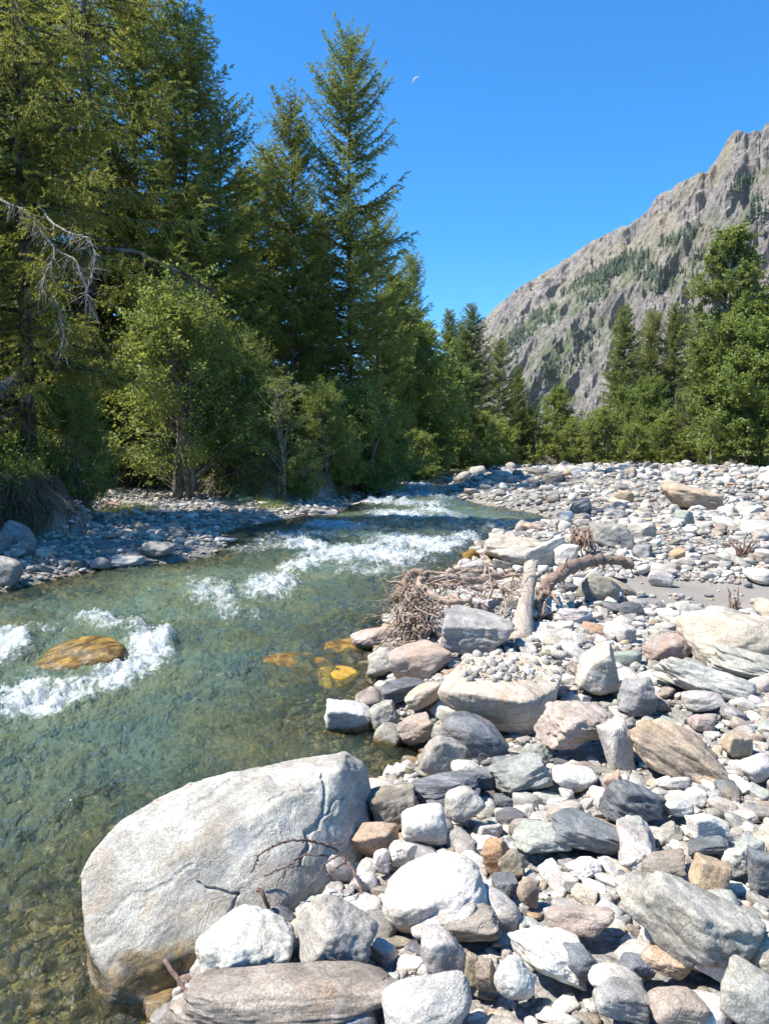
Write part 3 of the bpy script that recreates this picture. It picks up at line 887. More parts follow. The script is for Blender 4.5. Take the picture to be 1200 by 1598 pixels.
def hull_rock(name, pts, kind, label, cat, p=18, level=7, short=None, ctr=None, dents=1.0, cracks=True, seed=1, extra=(), soaked=False, crackpx=(), algae=0.0):
    """a boulder through given corner points (photo px, py and distance), its edges rounded off and weathered"""
    W = np.array([look(px, py) * D + np.array([0, 0, CZ]) for px, py, D in pts] + [list(e) for e in extra])
    bm = bmesh.new()
    for v in W: bm.verts.new(v)
    bmesh.ops.convex_hull(bm, input=bm.verts)
    C = W.mean(0) if ctr is None else np.array(ctr)
    N, D = [], []
    bm.normal_update()
    for f in bm.faces:
        n = np.array(f.normal[:]); dd = float(n @ (np.array(f.verts[0].co[:]) - C))
        if dd < 0: n, dd = -n, -dd
        N.append(n); D.append(max(dd, 0.02))
    bm.free()
    dirs, T = ICO[level]
    N, D = np.array(N), np.array(D)
    # merge nearly equal planes so that they do not pile up in the soft maximum
    kn, kd = [], []
    for n, dd in zip(N, D):
        for i, m in enumerate(kn):
            if n @ m > 0.992: break
        else:
            kn.append(n); kd.append(dd)
    r = soft_hull(np.array(kn), np.array(kd), p, dirs)
    V = dirs * r[:, None]
    q = np.random.default_rng(seed)
    S = np.abs(V).max()
    o = q.uniform(-40, 40, 3)
    Vn = V / S
    amp = 0.022 * fbm(Vn * 2.2 + o, 1, 4) + 0.010 * fbm(Vn * 9 + o, 2, 5) * dents
    amp = amp - 0.010 * dents * smooth(0.6, 1.1, ridged(Vn * 1.3 + o + 3, 4, 2)) + 0.014 * dents * smooth(-0.05, 0.05, fbm(Vn * 2.6 + o, 12, 3))
    if cracks:
        cr = np.abs(fbm(Vn * np.array([1.5, 1.5, 1.5]) + o + 9, 14, 2))
        amp = amp - 0.012 * smooth(0.014, 0.0, cr) * (fbm(Vn * 1.1 + o + 20, 15, 2) > 0.05)
    V = V * (1 + amp)[:, None]
    if crackpx:
        PX, PY, dp = project(V + C)
        PX = PX + 5 * fbm(Vn * 9, 31, 3); PY = PY + 5 * fbm(Vn * 9, 32, 3)
        facing = (V @ (np.array([0, 0, CZ]) - C)) > 0
        for line, wd, dpth in crackpx:
            dmin = np.full(len(V), 1e9)
            for (x0, y0), (x1, y1) in zip(line[:-1], line[1:]):
                ex, ey = x1 - x0, y1 - y0
                tt = np.clip(((PX - x0) * ex + (PY - y0) * ey) / (ex * ex + ey * ey), 0, 1)
                dmin = np.minimum(dmin, np.hypot(PX - x0 - tt * ex, PY - y0 - tt * ey))
            V = V - V * ((dpth * smooth(wd, wd * .3, dmin) * facing) / np.linalg.norm(V, axis=1))[:, None]
    P = V + C
    me = mesh_np(name, V, T, True, rock_attrs(q, V, kind, P, 0.03 if soaked else True), [M_ROCK])
    if algae:
        a_ = me.attributes['wl']; v_ = np.zeros(len(V), np.float32); a_.data.foreach_get('value', v_); a_.data.foreach_set('value', np.where(v_ > 0.0, np.maximum(v_ - algae, 0.046), v_).astype(np.float32))
    ob = obj(name, me, None, C)
    tag(ob, label, cat)
    PX, PY, _ = project(P)
    LAND.append((PX.mean(), PY.mean(), short)) if short else None
    HAND_PX.append((PX.mean(), PY.mean(), np.ptp(PX), np.ptp(PY)))
    lo = P[P[:, 2] < C[2]]
    for x_, y_ in np.random.default_rng(0).permutation(lo[:, :2])[:40]:
        PLACED.append((C[0] + (x_ - C[0]) * 0.6, C[1] + (y_ - C[1]) * 0.6, 0.12))
    return ob, P

BIG, BIGP = hull_rock('boulder', [
    (124, 1360, 2.98), (180, 1288, 3.14), (290, 1224, 3.40), (395, 1194, 3.65), (545, 1166, 3.85), (572, 1192, 3.85),
    (118, 1400, 2.93), (300, 1322, 3.06), (430, 1257, 3.28), (530, 1202, 3.55),
    (135, 1490, 2.80), (170, 1542, 2.72), (312, 1500, 2.86), (430, 1420, 3.0), (500, 1375, 3.2), (545, 1312, 3.42), (566, 1240, 3.75)],
    'boulder', 'huge pale grey boulder slanting out of the stream with a brown wet foot', 'boulder', p=85, level=8, short='huge slanting boulder', seed=4, algae=0.10, cracks=False,
    crackpx=[([(507, 1205), (505, 1245), (495, 1290), (481, 1300), (480, 1322), (470, 1345)], 5, .018), ([(312, 1380), (345, 1388), (372, 1393)], 4, .014), ([(372, 1393), (360, 1420), (350, 1440)], 4, .012), ([(560, 1232), (530, 1250), (503, 1272)], 4, .012),
             ([(295, 1258), (330, 1246), (345, 1225), (385, 1208)], 7, .010), ([(150, 1440), (210, 1400), (270, 1380), (300, 1350)], 6, .006), ([(420, 1250), (455, 1235), (490, 1232)], 5, .008)],
    extra=[(-1.05, 2.75, -0.4), (-0.6, 2.75, -0.4), (0.0, 3.3, -0.2), (-0.05, 3.9, -0.2), (-0.95, 3.3, -0.4), (-0.6, 3.75, -0.3)])
BEIGE, BEIGEP = hull_rock('boulder', [
    (720, 1026, 5.35), (800, 1014, 5.5), (876, 1034, 5.3), (676, 1076, 4.95), (700, 1046, 5.1), (740, 1086, 4.72), (820, 1096, 4.7), (874, 1072, 4.95),
    (690, 1100, 4.95), (770, 1140, 4.85), (832, 1152, 4.80), (858, 1122, 5.0), (712, 1090, 5.5), (860, 1090, 5.6)],
    'cream', 'large beige boulder perched over a dark hollow, with fine gravel on its flat top', 'boulder', p=20, short='gravel-topped beige boulder', seed=9)
WEDGE, _ = hull_rock('boulder', [(878, 1512, 2.88), (905, 1510, 2.9), (935, 1560, 2.72), (960, 1640, 2.5), (815, 1650, 2.42), (835, 1585, 2.62), (870, 1540, 2.7), (905, 1600, 2.45)],
    'taupe', 'grey-brown pointed wedge of rock laced with thin white veins', 'boulder', p=24, level=6, short='veined wedge rock', seed=12,
    extra=[(0.55, 2.55, 0.15), (0.85, 2.75, 0.15), (0.8, 2.35, 0.1), (0.5, 2.3, 0.1)])

B, S_ = ('boulder', 'boulder'), ('stone', 'stone')
HAND = [  # px, py, w, h, tilt, colour, shape, (name, category), label, short, options
    (387, 1484, 152, 112, 4, 'white', 'round', B, 'white crumpled boulder tucked against the foot of the huge slanting boulder', 'white crumpled boulder', dict(level=6, dents=1.6)),
    (520, 1462, 132, 118, 28, 'grey', 'wedge', B, 'mid grey smooth wedge-shaped rock beside the white crumpled boulder', 'smooth grey wedge', dict(level=6)),
    (440, 1562, 385, 104, 5, 'taupe', 'slab', B, 'long flat layered slab lying half in the shallows at the stream edge', 'long layered slab', dict(level=6, k=0.42, layered=0.6, sink=0.5)),
    (668, 1394, 178, 106, 26, 'white', 'round', B, 'big white tilted boulder among the pebbles, rising towards the dry bank', 'big white tilted boulder', dict(level=6)),
    (692, 1425, 108, 58, 12, 'gneiss', 'round', S_, 'pale grey speckled stone leaning on the big white tilted boulder', None, {}),
    (1085, 1446, 205, 150, -28, 'grey', 'ang', B, 'broad smooth grey boulder with flat sides, white ovals lying against it', 'broad smooth grey boulder', dict(level=6, k=0.9)),
    (665, 1574, 150, 96, 16, 'gneiss', 'round', B, 'pale bluish boulder beside the upstream end of the long layered slab', 'pale bluish boulder', dict(level=6)),
    (855, 1489, 146, 66, -20, 'white', 'ang', B, 'long white speckled block lying behind the veined wedge rock', 'long white block', dict(level=6)),
    (688, 1488, 72, 76, 30, 'gneiss', 'round', S_, 'rounded pale grey stone with a tan streak beside the long white block', 'streaked round stone', {}),
    (803, 1531, 62, 54, -38, 'white', 'round', S_, 'knobbly white stone between the long white block and the veined wedge rock', None, dict(dents=1.6)),
    (1108, 1491, 106, 58, -22, 'white', 'round', S_, 'large white oval stone lying against the broad smooth grey boulder', 'large white oval', {}),
    (1036, 1456, 56, 42, -20, 'white', 'round', S_, 'small white oval stone above the orange flat stone', None, {}),
    (1040, 1502, 82, 40, -14, 'orange', 'slab', S_, 'orange flat stone between the white ovals and the dark slate cobble', 'orange flat stone', {}),
    (968, 1557, 96, 50, -16, 'blue', 'slab', S_, 'grey stone crossed by a thick white quartz band', None, {}),
    (1057, 1568, 94, 56, -8, 'pink', 'round', S_, 'large pinkish white oval stone beside the quartz-banded stone', 'pinkish white oval', {}),
    (1172, 1552, 100, 78, -24, 'gneiss', 'round', S_, 'large pale grey round stone beside the large white oval', None, {}),
    (998, 1506, 58, 36, -18, 'slate', 'round', S_, 'dark slate cobble next to the orange flat stone', 'dark slate cobble', {}),
    (905, 1502, 74, 48, -20, 'slate', 'ang', S_, 'dark slate angular stone at the end of the long white block', None, {}),
    (962, 1530, 100, 44, -18, 'gneiss', 'round', S_, 'pale grey rounded stone behind the quartz-banded stone', None, {}),
    (895, 1433, 116, 50, -4, 'pink', 'slab', S_, 'broad pale pinkish flat stone set among the pebbles', 'broad pinkish flat stone', {}),
    (738, 1440, 90, 46, 12, 'taupe', 'slab', S_, 'grey-brown flat stone just behind the streaked round stone', None, {}),
    (757, 1521, 36, 42, 10, 'brown', 'block', S_, 'small brown block beside the streaked round stone', None, {}),
    (735, 1512, 20, 44, 0, 'tan', 'slab', S_, 'thin tan upright chip beside the small brown block', None, {}),
    (822, 1390, 44, 44, -20, 'tan', 'round', S_, 'tan round pebble alone between darker stones', None, {}),
    (787, 1383, 44, 36, 20, 'slate', 'ang', S_, 'dark grey chip next to the tan round pebble', None, {}),
    (773, 1334, 46, 52, 20, 'rust', 'ang', S_, 'rust-speckled upright stone beside the greenish block', 'rust-speckled stone', {}),
    (801, 1346, 42, 38, 24, 'brown', 'ang', S_, 'brown stone touching the rust-speckled stone', None, {}),
    (848, 1313, 88, 52, 4, 'green', 'ang', S_, 'greenish grey block below the brown-stained dark slab', 'greenish block', {}),
    (922, 1301, 132, 66, -16, 'slate', 'slab', B, 'dark slate slab stained brown on its near side', 'brown-stained dark slab', dict(level=6, layered=1.6)),
    (980, 1252, 88, 66, -20, 'slate', 'ang', S_, 'dark blue-grey cracked slate behind the brown-stained dark slab', None, dict(layered=1.6)),
    (958, 1222, 36, 38, 10, 'orange', 'ang', S_, 'bright orange stone behind the dark cracked slate', 'bright orange stone', {}),
    (892, 1212, 70, 40, -10, 'white', 'round', S_, 'white gneiss stone beside the bright orange stone', None, {}),
    (815, 1211, 96, 52, 18, 'blue', 'slab', S_, 'lavender grey layered slab standing on edge below the gravel-topped beige boulder', 'lavender layered slab', dict(layered=1.8, level=6)),
    (1098, 1290, 68, 46, 6, 'white', 'block', S_, 'bright white square-cut block among small stones', 'bright white block', {}),
    (992, 1295, 32, 42, 0, 'green', 'round', S_, 'pale greenish egg-shaped stone beside the dark cracked slate', None, {}),
    (1056, 1259, 50, 28, -4, 'white', 'round', S_, 'white flattened pebble above the bright white block', None, {}),
    (1106, 1319, 70, 24, 8, 'slate', 'slab', S_, 'thin dark slate plate under the bright white block', None, {}),
    (1108, 1370, 66, 60, -16, 'tan', 'block', S_, 'tan faceted block at the back of the broad smooth grey boulder', 'tan faceted block', {}),
    (1170, 1328, 44, 48, -10, 'green', 'round', S_, 'pale greenish blue stone beside the bright white block', None, {}),
    (1146, 1344, 38, 40, 0, 'white', 'ang', S_, 'white angular stone beside the tan faceted block', None, {}),
    (1190, 1356, 44, 66, 0, 'slate', 'slab', S_, 'dark slate slab standing on end near the tan faceted block', None, {}),
    (1035, 1354, 86, 36, 2, 'taupe', 'ang', S_, 'grey-brown rough stone beside the tan faceted block', None, {}),
    (1195, 1495, 50, 62, 0, 'cream', 'round', S_, 'cream stone beside the broad smooth grey boulder', None, {}),
    (612, 1258, 82, 60, 14, 'taupe', 'block', B, 'grey-tan flat-topped block in the shade beside the huge slanting boulder', 'flat-topped tan block', dict(level=6, k=1.0)),
    (585, 1308, 76, 50, 6, 'orange', 'ang', S_, 'peach and ochre stone in front of the flat-topped tan block', 'peach stone', {}),
    (660, 1291, 76, 58, -2, 'white', 'round', S_, 'smooth white oval cobble beside the peach stone', 'smooth white cobble', {}),
    (719, 1256, 62, 50, 40, 'gneiss', 'round', S_, 'pale grey oval cobble propped up on the dark angular slab', None, dict(lift=0.06)),
    (594, 1342, 30, 34, 0, 'white', 'round', S_, 'small white cube-like pebble in front of the peach stone', None, {}),
    (629, 1331, 44, 38, -14, 'white', 'ang', S_, 'white pebble in front of the smooth white cobble', None, {}),
    (700, 1234, 118, 54, 14, 'slate', 'slab', B, 'long dark slate slab with a square end near the shallow backwater', 'dark angular slab', dict(level=6, k=0.55, layered=1.2)),
    (749, 1216, 64, 34, -6, 'slate', 'slab', S_, 'dark slate piece behind the long dark slab', None, {}),
    (690, 1182, 62, 74, -30, 'grey', 'ang', B, 'grey sloping rock at the edge of the shallow backwater', 'grey sloping rock', {}),
    (726, 1198, 54, 30, -10, 'white', 'round', S_, 'white pebble between the grey sloping rock and the lavender layered slab', None, {}),
    (742, 1160, 122, 74, -22, 'slate', 'round', B, 'dark smooth rock in the shade under the gravel-topped beige boulder', 'dark shaded rock', dict(level=6, lift=-0.04)),
    (905, 1127, 122, 70, -4, 'pink', 'ang', B, 'pinkish rough boulder beside the gravel-topped beige boulder', 'pinkish rough boulder', dict(level=6, lift=0.08, dents=1.5)),
    (1056, 1174, 168, 78, -27, 'buff', 'ang', B, 'banded white and orange boulder slanting down among the pebbles', 'banded orange boulder', dict(level=6, k=0.6, layered=1.2)),
    (962, 1164, 54, 74, 14, 'white', 'block', S_, 'white angular block leaning against the banded orange boulder', None, dict(level=5)),
    (938, 1043, 80, 80, -28, 'cream', 'wedge', B, 'pale triangular boulder behind the pinkish rough boulder', 'pale triangular boulder', dict(level=6, lift=0.05)),
    (995, 1087, 56, 66, -24, 'blue', 'ang', S_, 'blue-grey cracked rock below the pale triangular boulder', None, dict(layered=1.5)),
    (1097, 1064, 152, 54, -20, 'gneiss', 'ang', B, 'long pale greenish-grey boulder sloping down towards the near bank', 'long pale sloping boulder', dict(level=6, k=0.6)),
    (1150, 1002, 158, 84, 4, 'cream', 'round', B, 'large cream boulder beside the grey sand patch', 'large cream boulder', dict(level=6, lift=0.05)),
    (1195, 1040, 170, 62, -10, 'grey', 'slab', B, 'large layered grey boulder with a dark shaded underside below the large cream boulder', 'layered grey boulder', dict(level=6, layered=1.6)),
    (1096, 1094, 60, 34, 8, 'gneiss', 'round', S_, 'pale grey long cobble in front of the long pale sloping boulder', None, {}),
    (1095, 1128, 40, 26, -10, 'pink', 'round', S_, 'pinkish oval pebble above the banded orange boulder', None, {}),
    (1150, 1161, 50, 44, -10, 'tan', 'ang', S_, 'pale tan stone beside the end of the banded orange boulder', None, {}),
    (1182, 1200, 50, 40, 24, 'gneiss', 'round', S_, 'pale rounded cobble beyond the lower end of the banded orange boulder', None, {}),
    (1042, 1014, 78, 42, 6, 'pink', 'ang', S_, 'pinkish grey boulder between the pale triangular boulder and the large cream boulder', None, {}),
    (745, 983, 108, 66, -10, 'grey', 'ang', B, 'blocky grey boulder wedged under the tangle of driftwood roots', 'blocky grey boulder', dict(level=6, lift=0.06, k=0.9)),
    (578, 998, 74, 40, 8, 'pink', 'round', B, 'pinkish water-edge boulder below the root tangle', 'pinkish water-edge boulder', dict(level=6, lift=0.04)),
    (600, 1035, 62, 48, 16, 'gneiss', 'ang', S_, 'bluish white wet-footed rock below the root tangle', None, {}),
    (655, 1036, 100, 56, 8, 'pink', 'slab', B, 'flat pinkish tan rock under the near edge of the root tangle', 'flat pinkish rock', dict(level=5)),
    (624, 1076, 74, 36, 10, 'slate', 'ang', S_, 'dark slate rock between the flat pinkish rock and the stream', None, {}),
    (657, 1086, 70, 36, 26, 'cream', 'round', S_, 'beige log-shaped stone against the gravel-topped beige boulder', None, dict(lift=0.05)),
    (543, 1117, 76, 54, -6, 'white', 'ang', B, 'white and pink pitted rock standing in the stream edge', 'pitted white rock', dict(lift=0.05)),
    (597, 1117, 46, 40, 24, 'grey', 'ang', S_, 'grey stone beside the pitted white rock', None, {}),
    (645, 1138, 62, 42, 16, 'pink', 'ang', S_, 'pinkish grey stone lying above the shallow backwater', None, {}),
    (606, 1152, 48, 46, -30, 'grey', 'round', S_, 'smooth grey stone with its foot in the shallow backwater', None, {}),
    (803, 857, 96, 42, -8, 'cream', 'ang', B, 'large buff boulder at the water edge beside the rapids', 'buff rapids boulder', dict(level=5)),
    (850, 866, 72, 40, 24, 'gneiss', 'ang', B, 'pale grey slanting boulder below the root-draped rock', None, {}),
    (735, 893, 46, 30, 10, 'gneiss', 'ang', S_, 'pale rock at the water edge behind the root tangle', None, {}),
    (812, 868, 66, 30, 4, 'gneiss', 'round', S_, 'pale smooth boulder in front of the large buff boulder', None, {}),
    (884, 868, 40, 40, 0, 'white', 'ang', S_, 'white rock right under the hanging brown roots', 'white rock', {}),
    (955, 838, 64, 44, -6, 'grey', 'ang', B, 'big grey faceted boulder behind the brown rough branch', 'grey faceted boulder', {}),
    (935, 921, 62, 50, -20, 'taupe', 'round', B, 'grey-tan round boulder in front of the brown rough branch', 'grey-tan round boulder', {}),
    (968, 919, 58, 22, -26, 'tan', 'round', S_, 'long tan cobble beside the grey-tan round boulder', None, {}),
    (892, 962, 66, 28, -2, 'gneiss', 'slab', S_, 'pale flat slab stone behind the pale triangular boulder', None, {}),
    (986, 952, 36, 28, -6, 'slate', 'round', S_, 'dark blue-grey round cobble near the grey-tan round boulder', None, {}),
    (960, 948, 50, 16, -10, 'slate', 'slab', S_, 'thin black slate plate by the dark blue-grey cobble', None, {}),
    (1078, 776, 96, 38, -14, 'buff', 'ang', B, 'big tan boulder on top of the far stone bank', 'big tan boulder', dict(level=5, lift=0.15)),
    (1190, 899, 56, 26, -6, 'white', 'round', B, 'white boulder lying in the grey sand', 'white sand boulder', {}),
    (1030, 903, 40, 30, -10, 'white', 'round', S_, 'white round boulder near the edge of the grey sand', None, {}),
    (1056, 866, 24, 16, 20, 'rust', 'round', S_, 'rusty orange stone behind the grey sand', None, {}),
    (905, 795, 56, 30, 24, 'grey', 'ang', B, 'grey angular boulder on the slope of the far stone bank', None, {}),
    (1000, 828, 44, 26, 10, 'gneiss', 'ang', S_, 'pale broken boulder beside the grey faceted boulder', None, {}),
    (6, 890, 70, 48, -12, 'grey', 'round', B, 'large smooth grey boulder at the shaded far water edge', 'large shaded boulder', dict(level=5)),
    (30, 836, 52, 40, -20, 'blue', 'round', B, 'blue-grey boulder under the overhanging dark bank', 'boulder under the dark bank', {}),
    (-2, 850, 44, 44, -10, 'blue', 'ang', B, 'dark boulder half under the overhanging bank behind the large shaded boulder', None, {}),
    (42, 857, 34, 26, 0, 'blue', 'round', S_, 'blue-grey cobble in front of the boulder under the dark bank', None, {}),
    (70, 863, 24, 20, 0, 'gneiss', 'round', S_, 'small pale round stone below the dark root bank', None, {}),
    (503, 806, 56, 22, -4, 'grey', 'ang', B, 'flat grey boulder on the far shore beside the upper rapids', 'far shore boulder', {}),
    (158, 879, 32, 22, -6, 'grey', 'round', S_, 'grey cobble sitting in the shaded far shallows', None, {}),
    (200, 876, 52, 18, -4, 'gneiss', 'slab', S_, 'long pale flat stone on the shaded far water edge', None, {}),
    (245, 856, 56, 26, -8, 'grey', 'ang', S_, 'grey angular stone on the far shingle beach', None, {}),
    (175, 788, 26, 10, -8, 'orange', 'slab', S_, 'flat reddish stone beside the grass tuft on the shingle beach', None, {}),
    (365, 872, 34, 16, 0, 'golden', 'round', S_, 'wet brown rock at the tip of the far shingle beach', None, dict(wetline=0.03)),
    (735, 868, 26, 22, 30, 'golden', 'ang', S_, 'golden wet rock at the stream edge beside the rapids', None, {}),
    (670, 772, 26, 8, 0, 'pink', 'ang', S_, 'pink rock standing in the far upper rapids', None, {}),
]
MID, MIDP = hull_rock('boulder', [(40, 1046, 7.05), (70, 1014, 7.25), (120, 990, 7.35), (172, 987, 7.4), (198, 1004, 7.25), (192, 1022, 7.05), (120, 1040, 6.95), (80, 1050, 6.9), (140, 1000, 7.2)],
    'golden', 'golden brown wet boulder in mid-stream with white water curling round it', 'boulder', p=12, level=6, short='golden mid-stream boulder', seed=31, soaked=True,
    extra=[(-3.3, 6.9, -0.5), (-2.3, 6.9, -0.5), (-2.3, 7.7, -0.5), (-3.2, 7.6, -0.5)])
MIDTOP = MIDP

for (px, py, w_, h_, ang, kind, shape, (nm, cat), label, short, kw) in HAND:
    rock_px(px, py, w_, h_, ang, kind, shape, label, nm, cat, short, **kw)

def sunken(px, py, w_, h_, kind, label, z=-0.06, thick=0.22, seed=0):
    x, y = at_water(px, py)
    a = w_ / 2 * y / F
    bb = h_ / 2 * y / F / max(0.15, CZ / math.hypot(y, CZ))
    put_rock('boulder', (x, y, z - thick * 0.5), (a, bb, thick), rot_xyz(0.03, 0.03, 0.1), kind, 'round', 5, label, 'boulder', wetline=0.04 if kind == 'golden' else False)
    HAND_PX.append((px, py, w_, h_))
sunken(526, 1048, 78, 26, 'yellow', 'bright yellow rock just under the water beside the pinkish water-edge boulder', -0.025, 0.10)
sunken(470, 1030, 120, 34, 'golden', 'orange-brown rock under shallow water next to the yellow rock', -0.05, 0.14)
sunken(545, 1004, 100, 22, 'golden', 'orange sunken rock just upstream of the pinkish water-edge boulder', -0.03, 0.12)
sunken(400, 1142, 170, 60, 'golden', 'broad ochre rock glowing under the water behind the huge slanting boulder', -0.13, 0.16)
sunken(410, 936 - 20, 60, 10, 'golden', 'brown sunken rock below the far rapids', -0.06, 0.1)
sunken(212, 956, 70, 18, 'golden', 'ochre sunken rock behind the golden mid-stream boulder', -0.10, 0.12)
sunken(400, 872, 60, 10, 'golden', 'ochre sunken rock beside the wet brown rock', -0.02, 0.16)
sunken(150, 1278, 70, 18, 'golden', 'ochre sunken slab beside the upper shoulder of the huge slanting boulder', -0.12, 0.16)

# ---- every other stone: thrown down from large to small without piling onto one another
def scatter_sites():
    q = np.random.default_rng(77)
    grid = {}
    cell = 0.5
    def near(x, y, rad):
        k = int(math.ceil((rad + 0.6) / cell))
        i0, j0 = int(x // cell), int(y // cell)
        for i in range(i0 - k, i0 + k + 1):
            for j in range(j0 - k, j0 + k + 1):
                for s in grid.get((i, j), ()): yield s
    def add(x, y, r): grid.setdefault((int(x // cell), int(y // cell)), []).append((x, y, r))
    for x, y, r in PLACED: add(x, y, r)
    out = []
    zones = [  # y range, radius range, tries, spacing
        (1.6, 6.5, 0.07, 0.12, 420, 0.72), (1.6, 6.5, 0.040, 0.07, 4600, 0.68), (1.6, 6.5, 0.024, 0.042, 12000, 0.74), (1.6, 5.6, 0.011, 0.026, 30000, 0.74),
        (6.5, 15, 0.11, 0.19, 260, 0.84), (6.5, 15, 0.06, 0.11, 3600, 0.76), (6.5, 15, 0.03, 0.06, 20000, 0.74), (5.2, 10.5, 0.016, 0.03, 20000, 0.8),
        (15, 32, 0.16, 0.30, 420, 0.9), (15, 32, 0.075, 0.15, 7000, 0.84), (15, 32, 0.04, 0.075, 16000, 0.78),
        (32, 74, 0.22, 0.45, 1100, 0.85), (32, 74, 0.11, 0.21, 15000, 0.76)]
    for (y0, y1, r0, r1, n, sp) in zones:
        y = 1 / q.uniform(1 / y1, 1 / y0, n) if y1 > 12 else q.uniform(y0, y1, n)
        x = q.uniform(-0.62, 0.60, n) * (y + 0.6)
        dw, db = sdist(RIVER, x, y), -sdist(BANK, x, y)
        sm = sand_mask(x, y)
        r = r0 * (r1 / r0) ** (q.uniform(0, 1, n) ** 1.6)
        r = np.where((dw > 0) & (x < -1.2) & (y > 13) & (y < 40), r * 0.72, r)
        ok = (db < 0.1) & ((sm < 0.35) | (q.uniform(0, 1, n) < 0.02)) & ((dw > -0.5 * r) | ((dw > -0.35) & (q.uniform(0, 1, n) < 0.5)) | (q.uniform(0, 1, n) < 0.34))
        for i in np.where(ok)[0]:
            xi, yi, ri = x[i], y[i], r[i]
            if all((sx - xi) ** 2 + (sy_ - yi) ** 2 > (sp * (ri * 0.8 + sr * 0.9)) ** 2 for sx, sy_, sr in near(xi, yi, ri)):
                add(xi, yi, ri)
                out.append((xi, yi, ri, dw[i], db[i]))
    return np.array(out)

SITES = scatter_sites()
print('stone sites', len(SITES))
KINDS = ['gneiss', 'white', 'grey', 'blue', 'slate', 'green', 'taupe', 'tan', 'pink', 'cream', 'rust', 'orange', 'brown']
KP = np.array([0.29, 0.23, 0.14, 0.075, 0.05, 0.045, 0.065, 0.02, 0.03, 0.035, 0.004, 0.004, 0.008]); KP /= KP.sum()
SHAPES = ['round', 'ang', 'slab', 'block']
qs = np.random.default_rng(123)
ns = len(SITES)
s_kind = qs.choice(len(KINDS), ns, p=KP)
s_shape = qs.choice(4, ns, p=[0.20, 0.40, 0.34, 0.06])
s_half = np.stack([SITES[:, 2] * qs.uniform(0.95, 1.45, ns), SITES[:, 2] * qs.uniform(0.7, 1.0, ns), SITES[:, 2] * qs.uniform(0.42, 0.8, ns)], -1)
s_half[s_shape == 2, 2] *= 0.55
s_z = height(SITES[:, 0], SITES[:, 1])
s_dz = s_half[:, 2] * qs.uniform(0.05, 0.95, ns)
s_rz = qs.uniform(0, 2 * pi, ns)
s_tx, s_ty = qs.normal(0, 0.22, ns), qs.normal(0, 0.22, ns)
s_C = np.stack([SITES[:, 0], SITES[:, 1], s_z + s_dz], -1)
spx, spy, sdep = project(s_C)
s_size = 2 * SITES[:, 2] * F / sdep
inpic = (spx > 8) & (spx < 1192) & (spy > 720) & (spy < 1585) & (s_C[:, 2] > wlev(s_C[:, 1]) + 0.02)
# not those standing behind one of the traced stones
for (hx, hy, hw, hh) in HAND_PX:
    inpic &= ~((np.abs(spx - hx) < 0.5 * hw) & (np.abs(spy - hy) < 0.5 * hh))
N_SINGLE = 285 - len(HAND_PX)
order = np.argsort(-np.where(inpic, s_size, 0))
single = np.zeros(ns, bool)
single[order[:N_SINGLE]] = True

def label_stones(idx):
    """a label for every single stone: its look, and where it lies from the nearest traced rock"""
    L = np.array([(a, b_) for a, b_, _ in LAND]); names = [c for _, _, c in LAND]
    cand = {}
    for i in idx:
        dx, dy = spx[i] - L[:, 0], (spy[i] - L[:, 1]) * 1.6
        d = np.hypot(dx, dy)
        j = int(np.argmin(d))
        rel = ('on the dry side of' if dx[j] > 0 else 'on the stream side of') if abs(dx[j]) > abs(dy[j]) else ('in front of' if dy[j] > 0 else 'behind')
        shp = {'round': 'rounded', 'ang': 'angular', 'slab': 'flat', 'block': 'blocky'}[SHAPES[s_shape[i]]]
        cand.setdefault((WORD[KINDS[s_kind[i]]], shp, rel, names[j]), []).append((d[j], i))
    out = {}
    ordn = ['', 'second ', 'third ', 'fourth ', 'fifth ', 'sixth ', 'seventh ', 'eighth ', 'ninth ', 'tenth ', 'eleventh ', 'twelfth ']
    for (c, s, r, nme), v in cand.items():
        v.sort()
        for k_, (_, i) in enumerate(v):
            out[i] = f'{c} {s} stone {r} the {nme}' if len(v) == 1 else f'{ordn[min(k_, 11)]}nearest {c} {s} stone {r} {nme}'
    return out
SL = label_stones(np.where(single)[0])
for i in np.where(single)[0]:
    put_rock('stone', s_C[i], s_half[i], rot_xyz(s_tx[i], s_ty[i], s_rz[i]), KINDS[s_kind[i]], SHAPES[s_shape[i]], 5 if s_size[i] > 45 else 4, SL[i], 'stone', 'stones of the gravel bar')

